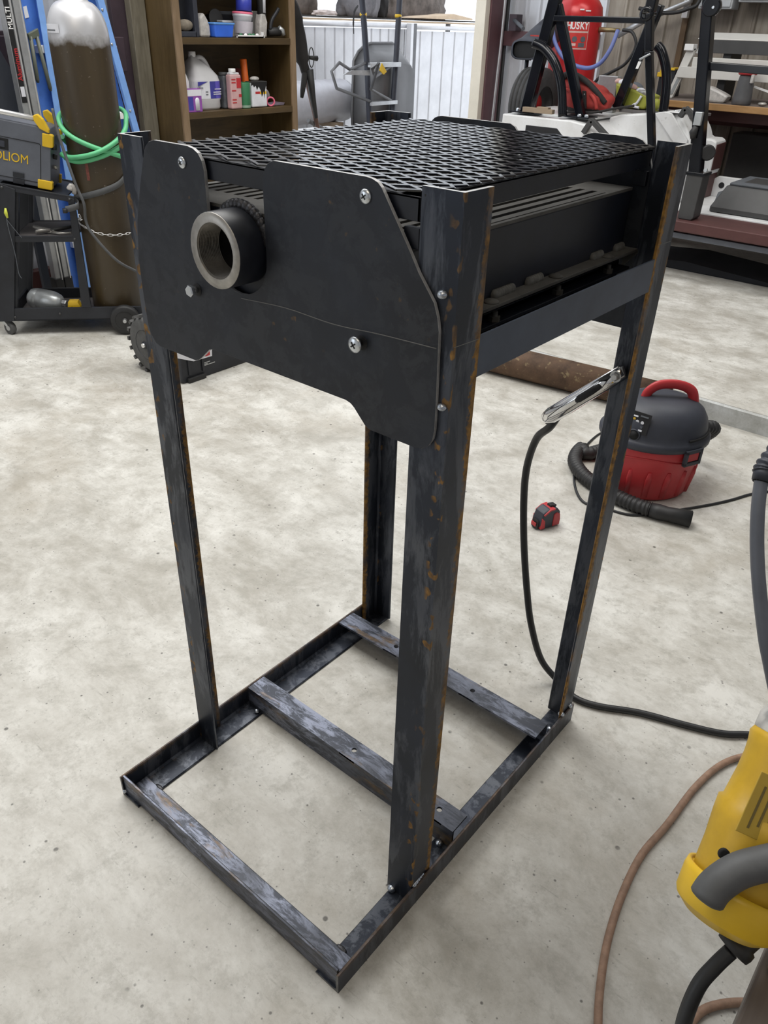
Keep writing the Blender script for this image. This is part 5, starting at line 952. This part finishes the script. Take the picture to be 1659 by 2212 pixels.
apatch(-.05, .20, 1.178, 1.203, m_dim, 'label_icon', .1676); apatch(-.55, -.15, 1.185, 1.20, m_pinkish, 'label_line', .1676)
for i, ch_ in enumerate('HUSKY'):
    a = -.50+.175*i; n_ = (R3*math.sin(a)-F3*math.cos(a)); text(ch_, .060, ona(a, 1.284, .1675), V((R3*math.cos(a)+F3*math.sin(a))), Z, m_wh, ac, 'white_lettering', .0006, align='CENTER', bold=.0015, xs=.80)
for z0, a0, a1 in ((1.392, -.15, .02), (1.386, .08, .30)): apatch(a0, a1, z0, z0+.008, m_wh, 'white_swoosh', .1675)
MB().tube([ona(.95, 1.285, .165), ona(1.05, 1.285, .24), ona(1.12, 1.283, .30)], [.016, .014, .013], 10).build('brass_valve', paint('dull_brass', (.34, .27, .15), .4, .7), ac)
tag(MB().tube(smooth([(-2.68, 4.99, 1.75), (-2.655, 4.99, 1.44), (-2.648, 4.99, 1.312), (-2.605, 4.99, 1.193), (-2.50, 4.98, 1.101), (-2.36, 4.98, 1.066), (-2.26, 4.98, 1.095), (-2.208, 5.0, 1.18), (-2.20, 5.05, 1.285)], 6), .013, 10).build('blue_air_hose', m_bluehose), 'blue air hose looping down in front of the red compressor tank', 'hose')
tag(MB().tube(smooth([(-2.22, 5.16, 1.287), (-2.15, 5.16, 1.275), (-2.11, 5.16, 1.20), (-2.16, 5.16, 1.10), (-2.26, 5.16, 1.04), (-2.36, 5.16, .98), (-2.42, 5.16, .80), (-2.42, 5.16, .10)], 6), .010, 8).build('black_hose', m_rubber), 'thin black hose curling right of the red compressor tank', 'hose')
tag(MB().tube(smooth([(-2.40, 5.75, 1.42), (-2.2, 5.75, 1.395), (-2.05, 5.75, 1.42), (-1.98, 5.78, 1.50), (-1.98, 5.78, 1.9)], 6), .012, 8).build('black_cable', m_rubber), 'black cable sagging across the back wall above the compressor hose', 'cable')
tag(MB().tube([(-2.60, 5.90, 1.25), (-2.40, 5.90, 1.355), (-2.10, 5.90, 1.47), (-2.075, 5.90, 1.9)], .020, 10).build('grey_conduit_pipe', m_alu), 'slanting pale conduit pipe on the back wall', 'pipe')
# bench with its things
wbn = thing('work_bench', 'workbench with a raw timber front edge against the back wall', 'workbench', (-.9, 5.5, .076))
MB().box((-2.05, 5.215, .893), (.6, 5.93, .905)).build('bench_top', m_benchtop, wbn); MB().box((-2.05, 5.19, .866), (.6, 5.215, .905)).build('timber_edge', m_bench, wbn, .003)
MB().box((-2.0, 5.30, .80), (.55, 5.34, .866)).build('front_rail', m_oxide, wbn)
for x in (-2.0, -.75, .5): MB().box((x, 5.28, .0765), (x+.06, 5.34, .866)).build('leg', m_oxide, wbn)
for x in (-2.0, .5): MB().box((x, 5.86, .0765), (x+.06, 5.92, .866)).build('leg', m_oxide, wbn)
jg = thing('graphite_jug', 'dark grey jug with a red cap standing on the workbench', 'jug', (-1.39, 5.27, .906)); jc = (-1.392, 5.275, .906)
MB().lathe([(.054, 0), (.058, .004), (.056, .03), (.047, .135), (.044, .160), (.040, .166)], jc, Z, 28).build('jug_body', m_jug, jg)
MB().lathe([(.050, .164), (.056, .170), (.056, .184), (.050, .192), (.044, .196), (.044, .212), (.038, .216)], jc, Z, 28).build('red_cap', m_redp, jg); MB().box((-1.358, 5.235, 1.028), (-1.340, 5.265, 1.076)).build('clear_handle', m_poly, jg, .004)
bk = thing('sheet_metal_brake', 'off white and dark grey sheet metal bending brake on the workbench', 'bending brake', (-1.2, 5.5, .906))
MB().prism([(5.40, 1.250), (5.40, 1.256), (5.58, 1.290), (5.58, 1.280)], (-1.80, 0, 0), Y, Z, X, 1.9).build('top_wing', m_brakew, bk, .002)
MB().box((-1.78, 5.40, 1.176), (.1, 5.43, 1.250)).build('dark_beam', m_dgrey, bk, .002); MB().box((-1.80, 5.38, 1.030), (.1, 5.42, 1.150)).build('white_beam', m_brakew, bk, .003)
MB().prism([(-1.93, .906), (-1.885, .906), (-1.80, 1.16), (-1.80, 1.20), (-1.845, 1.20)], (0, 5.37, 0), X, Z, Y, .03).build('end_arm', m_brakew, bk, .003); MB().prism([(-1.905, .93), (-1.885, .93), (-1.855, 1.02), (-1.875, 1.02)], (0, 5.366, 0), X, Z, Y, .003).build('arm_slot', m_silver, bk)
MB().prism([(-1.875, 1.03), (-1.72, 1.03), (-1.72, 1.095), (-1.860, 1.095)], (0, 5.355, 0), X, Z, Y, .012).build('end_plate', m_brakew, bk, .002)
MB().box((-1.86, 5.35, 1.185), (-1.80, 5.42, 1.222)).build('end_knob', m_wh, bk, .003); MB().prism([(-1.80, 1.17), (-1.76, 1.17), (-1.72, 1.285), (-1.75, 1.285)], (0, 5.40, 0), X, Z, Y, .02).build('end_cheek', m_alub, bk, .002)
for x in (-1.62, -.4): MB().box((x, 5.42, .906), (x+.05, 5.62, 1.19)).build('support', m_slot, bk)
MB().beam((-1.36, 5.36, 1.005), (-1.15, 5.36, .955), .02, .010).build('lower_lever', m_wh, bk)
ybx = thing('yellow_case', 'black and yellow plastic case at the left end of the workbench', 'case', (-1.99, 5.5, .906)); MB().box((-2.04, 5.46, .906), (-1.93, 5.60, 1.07)).build('case_body', m_cart, ybx, .006)
MB().prism([(-2.05, 1.022), (-1.995, 1.022), (-1.995, 1.076), (-2.03, 1.076), (-2.035, 1.05), (-2.05, 1.05)], (0, 5.445, 0), X, Z, Y, .06).build('yellow_latch', m_yel2, ybx, .003); MB().box((-1.995, 5.45, 1.064), (-1.935, 5.60, 1.078)).build('yellow_lid_edge', m_yel2, ybx, .002)
tag(MB().prism([(-1.655, .906), (-1.50, .906), (-1.475, .945), (-1.52, .965), (-1.60, .992), (-1.655, 1.0)], (0, 5.26, 0), X, Z, Y, .08).build('clear_bag', m_poly, bevel=.012), 'crumpled clear bag on the workbench beside the black post', 'bag')
tag(MB().ball((-1.26, 5.27, .9185), .022, n=10, sc=(1.3, 1, .55)).build('scrap_lump', m_coupl), 'small metal scrap right of the dark grey jug', 'scrap')
for x0, x1, z0, lab_ in ((-2.02, -1.79, 1.425, 'grey electrical box on the back wall, left of the other one'), (-1.755, -1.30, 1.466, 'wider grey electrical box on the back wall, its lower edge at the top right')):
    eb_ = thing('electrical_box', lab_, 'electrical box', ((x0+x1)/2, 5.9, z0)); MB().box((x0, 5.86, z0), (x1, 6.0, z0+.5)).build('enclosure', m_elbox, eb_, .006); MB().box((x0+.01, 5.852, z0+.012), (x1-.01, 5.862, z0+.49)).build('door', m_elbox, eb_, .004)
tag(MB().box((-2.155, 5.93, 1.37), (-2.115, 5.97, 1.56)).build('light_switch_strip', m_alub, bevel=.003), 'narrow metal bracket fixed on the dark batten', 'bracket')
tag(MB().box((-1.55, 5.75, .0765), (.3, 5.95, .70)).build('storage_crate', m_dgrey, bevel=.006), 'dark storage crate in the shade under the workbench', 'crate')
tag(MB().lathe([(.022, 0), (.022, .30), (.03, .31)], (-1.32, 5.55, .0775), (.25, 0, 1), 12).build('threaded_rod', m_dim), 'dark threaded rod leaning in the shade under the workbench', 'rod')

# ================================================================== THE YARD THROUGH THE DOOR
gf_ = lambda p, ln, z0, z1, pitch, m, lab_: tag(corrugated(p, Y, X, ln, z0, z1, pitch, .028, -.012).build('corrugated_sheet', m), lab_, 'sheet metal')
gf_((-5.20, 4.6, 0), 2.05, -.01, 1.235, .127, m_galv, 'bright corrugated sheet behind the upturned wheelbarrow')
gf_((-5.20, 6.68, 0), 1.6, -.01, 1.22, .20, m_galv, 'bright corrugated sheet between the thin post and the door column')
rk = thing('yard_rack', 'storage rack with galvanised rails and a wire shelf in the yard', 'rack', (-5.4, 6.2, 0))
MB().tube([(-5.165, 4.6, 1.262), (-5.165, 6.60, 1.262)], .020, 10).build('top_rail', m_galv, rk); MB().tube([(-5.165, 6.66, 1.252), (-5.165, 8.3, 1.252)], .018, 10).build('top_rail', m_galv, rk)
MB().box((-5.14, 6.565, -.01), (-5.08, 6.605, 1.285)).build('rack_post', m_galv, rk, .002); MB().box((-5.14, 6.605, -.01), (-5.08, 6.655, 1.285)).build('rack_post_shade', m_tube, rk, .002)  # grey half-post is the shaded side of the post set in colour
MB().box((-5.90, 4.6, 1.290), (-5.21, 8.3, 1.305)).build('timber_edge', m_tan, rk, .002)
wr = MB()
for k in range(70): wr.box((-5.90, 4.65+.05*k, 1.318), (-5.20, 4.655+.05*k, 1.323))
for k in range(14): wr.box((-5.90+.05*k, 4.65, 1.312), (-5.895+.05*k, 8.2, 1.317))
wr.build('wire_shelf', m_dgrey, rk)['kind'] = 'stuff'
for y in (4.7, 8.2): MB().box((-5.86, y, -.01), (-5.82, y+.04, 1.29)).build('rear_leg', m_tube, rk)
def cloth(name, lab_, c, r, m, cat='cloth', seed=0):
    b = bmesh.new(); bmesh.ops.create_icosphere(b, subdivisions=4, radius=1); mb = MB()
    for v in b.verts:
        p = v.co.copy(); k = 1+.28*mn.noise(p*1.9+V((seed, 0, 0)))+.12*mn.noise(p*4.7+V((0, seed, 0))); p *= k
        mb.v.append(V((c[0]+r[0]*p.x, c[1]+r[1]*p.y, max(c[2], c[2]+r[2]*(p.z+.45)))))
    for f in b.faces: mb.f.append([v.index for v in f.verts]); mb.mi.append(0); mb.sm.append(True)
    b.free(); tag(mb.build(name, m), lab_, cat)
cloth('cloth_heap', 'small black cloth heap at the left end of the yard rack', (-5.47, 5.22, 1.325), (.14, .11, .050), m_canvb, 'cloth', 1)
cloth('folded_canvas', 'folded brown canvas bundle on the yard rack', (-5.86, 5.80, 1.325), (.12, .24, .28), m_cloth2, 'cloth', 2)
cloth('pale_towel', 'pale towel hanging over the front of the yard rack left of the barrow handles', (-5.28, 5.56, 1.325), (.05, .15, .028), m_clothw, 'towel', 3)
cloth('grey_tarp', 'big crumpled grey tarp in the middle of the yard rack', (-5.44, 6.20, 1.325), (.12, .27, .28), m_cloth1, 'tarp', 4)
cloth('dark_sheet', 'dark brown crumpled tarp at the right end of the yard rack', (-5.74, 7.48, 1.325), (.12, .52, .30), m_cloth2, 'tarp', 5)
cloth('black_jacket', 'black crumpled jacket on the yard rack between the tarps', (-5.62, 6.62, 1.325), (.18, .095, .30), m_canvb, 'jacket', 6)
tag(MB().prism([(6.75, 1.330), (7.75, 1.330), (7.75, 1.345), (7.40, 1.380), (7.25, 1.365), (6.95, 1.350)], (-5.18, 0, 0), Y, Z, -X, .24).build('kraft_paper', m_tan, bevel=.004), 'tan paper sheet draped at the right end of the yard rack', 'paper')
tag(MB().tube(smooth([(-5.16, 5.86, 1.40), (-5.13, 5.79, 1.36), (-5.112, 5.755, 1.28), (-5.112, 5.76, 1.19)], 5), [.018]*6+[.012]*6+[.006]*4, 8, flat=.5).build('black_strap_end', m_canvb), 'black strap hanging over the front edge of the yard rack', 'strap')
cbw = thing('cardboard_box', 'tall tan cardboard box with a white slip at the left of the yard rack', 'box', (-6.4, 5.5, -.01)); MB().box((-6.7, 4.7, -.01), (-6.12, 6.02, 1.75)).build('carton', m_tan, cbw, .004); MB().box((-6.1195, 5.74, 1.43), (-6.115, 5.84, 1.52)).build('white_slip', m_label, cbw)
tkr = thing('corrugated_drum', 'ribbed pale metal culvert drum lying in the yard', 'drum', (-4.90, 5.0, 0)); MB().lathe([(.14, 0), (.165, .0)] + [(.165+(.007 if k % 2 else 0), .02+.045*k) for k in range(24)] + [(.165, 1.1), (.14, 1.1)], (-4.95, 4.34, .68), Y, 40).build('drum_shell', paint('dull_galvanised', (.56, .56, .60), .45, .3, .1), tkr)
for y in (4.5, 5.2): MB().box((-5.10, y, -.01), (-4.80, y+.08, .52)).build('cradle', m_fleck, tkr)
wbr = thing('wheelbarrow', 'grey wheelbarrow standing upended with its dark handles in the air', 'wheelbarrow', (-4.55, 5.5, 0))
bt = MB(); tray = [(5.28, .60), (5.30, 1.00), (5.36, 1.07), (5.44, 1.115), (5.52, 1.13), (5.81, 1.132), (5.90, 1.10), (5.945, 1.03), (5.98, .60), (5.96, .33), (5.30, .33)]
rim_ = [V((-4.70, y, z)) for y, z in tray]; cen = V((-4.48, 5.63, .76)); flo = [V((-4.46, cen.y+(y-cen.y)*.62, cen.z+(z-cen.z)*(.60 if z > cen.z else .8))) for y, z in tray]
n = len(tray); bt.add(rim_ + flo, [[i, (i+1) % n, n+(i+1) % n, n+i] for i in range(n)] + [[n+i for i in range(n)]], 0, True); o = bt.build('tray', m_barrow, wbr); o.modifiers.new('thick', 'SOLIDIFY').thickness = .004
MB().tube(rim_, .012, 8, closed=True).build('rolled_rim', m_barrow, wbr)
for y0, y1, y2 in ((5.105, 5.150, 5.195), (5.575, 5.530, 5.495)): MB().tube([(-4.44, y0-.02*(1 if y0 < 5.3 else -1), 1.62), (-4.44, y0, 1.43), (-4.42, y1, 1.005), (-4.42, y2, .55), (-4.42, (y2+5.345)/2, .26)], .024, 10).build('handle', m_char, wbr)
for y in (5.120, 5.565): MB().lathe([(.027, -.012), (.030, 0), (.027, .012)], (-4.44, y, 1.335), Z, 12).build('yellow_band', m_yel2, wbr)
legp = lambda P_, nm='leg_frame': MB().tube([V(p) for p in P_], .012, 8).build(nm, m_tube, wbr)
legp([(-4.42, 5.14, 1.0), (-4.34, 4.85, .961), (-4.25, 4.63, 1.015), (-4.25, 4.54, .958), (-4.27, 4.62, .84), (-4.40, 5.17, .72)])
legp([(-4.42, 5.53, 1.0), (-4.34, 5.16, .90), (-4.25, 5.02, .965), (-4.25, 5.10, 1.01), (-4.27, 5.03, .82), (-4.40, 5.45, .715)])
MB().prism([(4.72, .930), (5.04, .918), (5.04, .955), (4.82, .957)], (-4.30, 0, 0), Y, Z, X, .012).build('stand_plate', m_alu, wbr); MB().beam((-4.40, 5.14, .985), (-4.40, 5.54, .985), .06, .035).build('upper_brace', m_alu, wbr, .003); MB().beam((-4.40, 5.17, .70), (-4.40, 5.52, .70), .04, .030).build('lower_brace', m_alu, wbr, .003)
MB().prism([(5.10, .955), (5.125, 1.005), (5.185, .945), (5.15, .925)], (-4.245, 0, 0), Y, Z, X, .01).build('yellow_black_tag', m_yel2, wbr)
whl = MB().lathe([(.10, -.035), (.165, -.04), (.185, -.02), (.185, .02), (.165, .04), (.10, .035)], (-4.38, 5.345, .24), (.25, 1, 0), 32).build('wheel', m_rubgrey, wbr); MB().lathe([(.105, -.036), (.09, 0), (.105, .036)], (-4.38, 5.345, .24), (.25, 1, 0), 24).build('wheel_rim', m_alu, whl)
fs = thing('folded_stand', 'folded tripod stand hung with black straps beside the bookshelf', 'tripod', (-3.6, 3.6, .0))
MB().tube(smooth([(-3.60, 3.42, 1.42), (-3.60, 3.50, 1.33), (-3.60, 3.555, 1.20), (-3.60, 3.58, 1.07), (-3.60, 3.62, .98)], 5), [.05]*8+[.042]*8+[.03]*5, 10, flat=.7).build('black_bag', m_canvb, fs)
MB().tube([(-3.60, 3.60, 1.0), (-3.60, 3.575, .90), (-3.60, 3.565, .86)], [.02, .016, .010], 8).build('hanging_strap', m_canvb, fs); MB().tube([(-3.58, 3.62, 1.02), (-3.58, 3.645, .86), (-3.58, 3.675, .74)], [.026, .020, .012], 10).build('black_leg', m_rubber, fs)
MB().tube([(-3.62, 3.63, .98), (-3.62, 3.72, .70), (-3.62, 3.93, .0)], [.018, .015, .014], 10).build('brown_leg', paint('brown_tube', (.12, .065, .05), .5), fs); MB().tube([(-3.64, 3.66, .72), (-3.70, 4.10, .55), (-3.70, 4.4, .43)], .014, 8).build('side_leg', m_tube, fs)
MB().tube([(-3.58, 3.62, 1.085), (-3.57, 3.68, 1.080)], [.010, .016], 10).build('clamp_knob', m_rubber, fs); MB().tube([V((-3.58, 3.64+.022*math.cos(t), 1.085+.055*math.sin(t))) for t in [2*PI*k/16 for k in range(16)]], .0035, 6, closed=True).build('wire_loop', m_dgrey, fs)
tag(MB().box((-4.5, 4.0, -.01), (-3.95, 4.75, .55)).build('white_crate', m_wh, bevel=.008), 'white crate in the yard under the ribbed drum', 'crate')
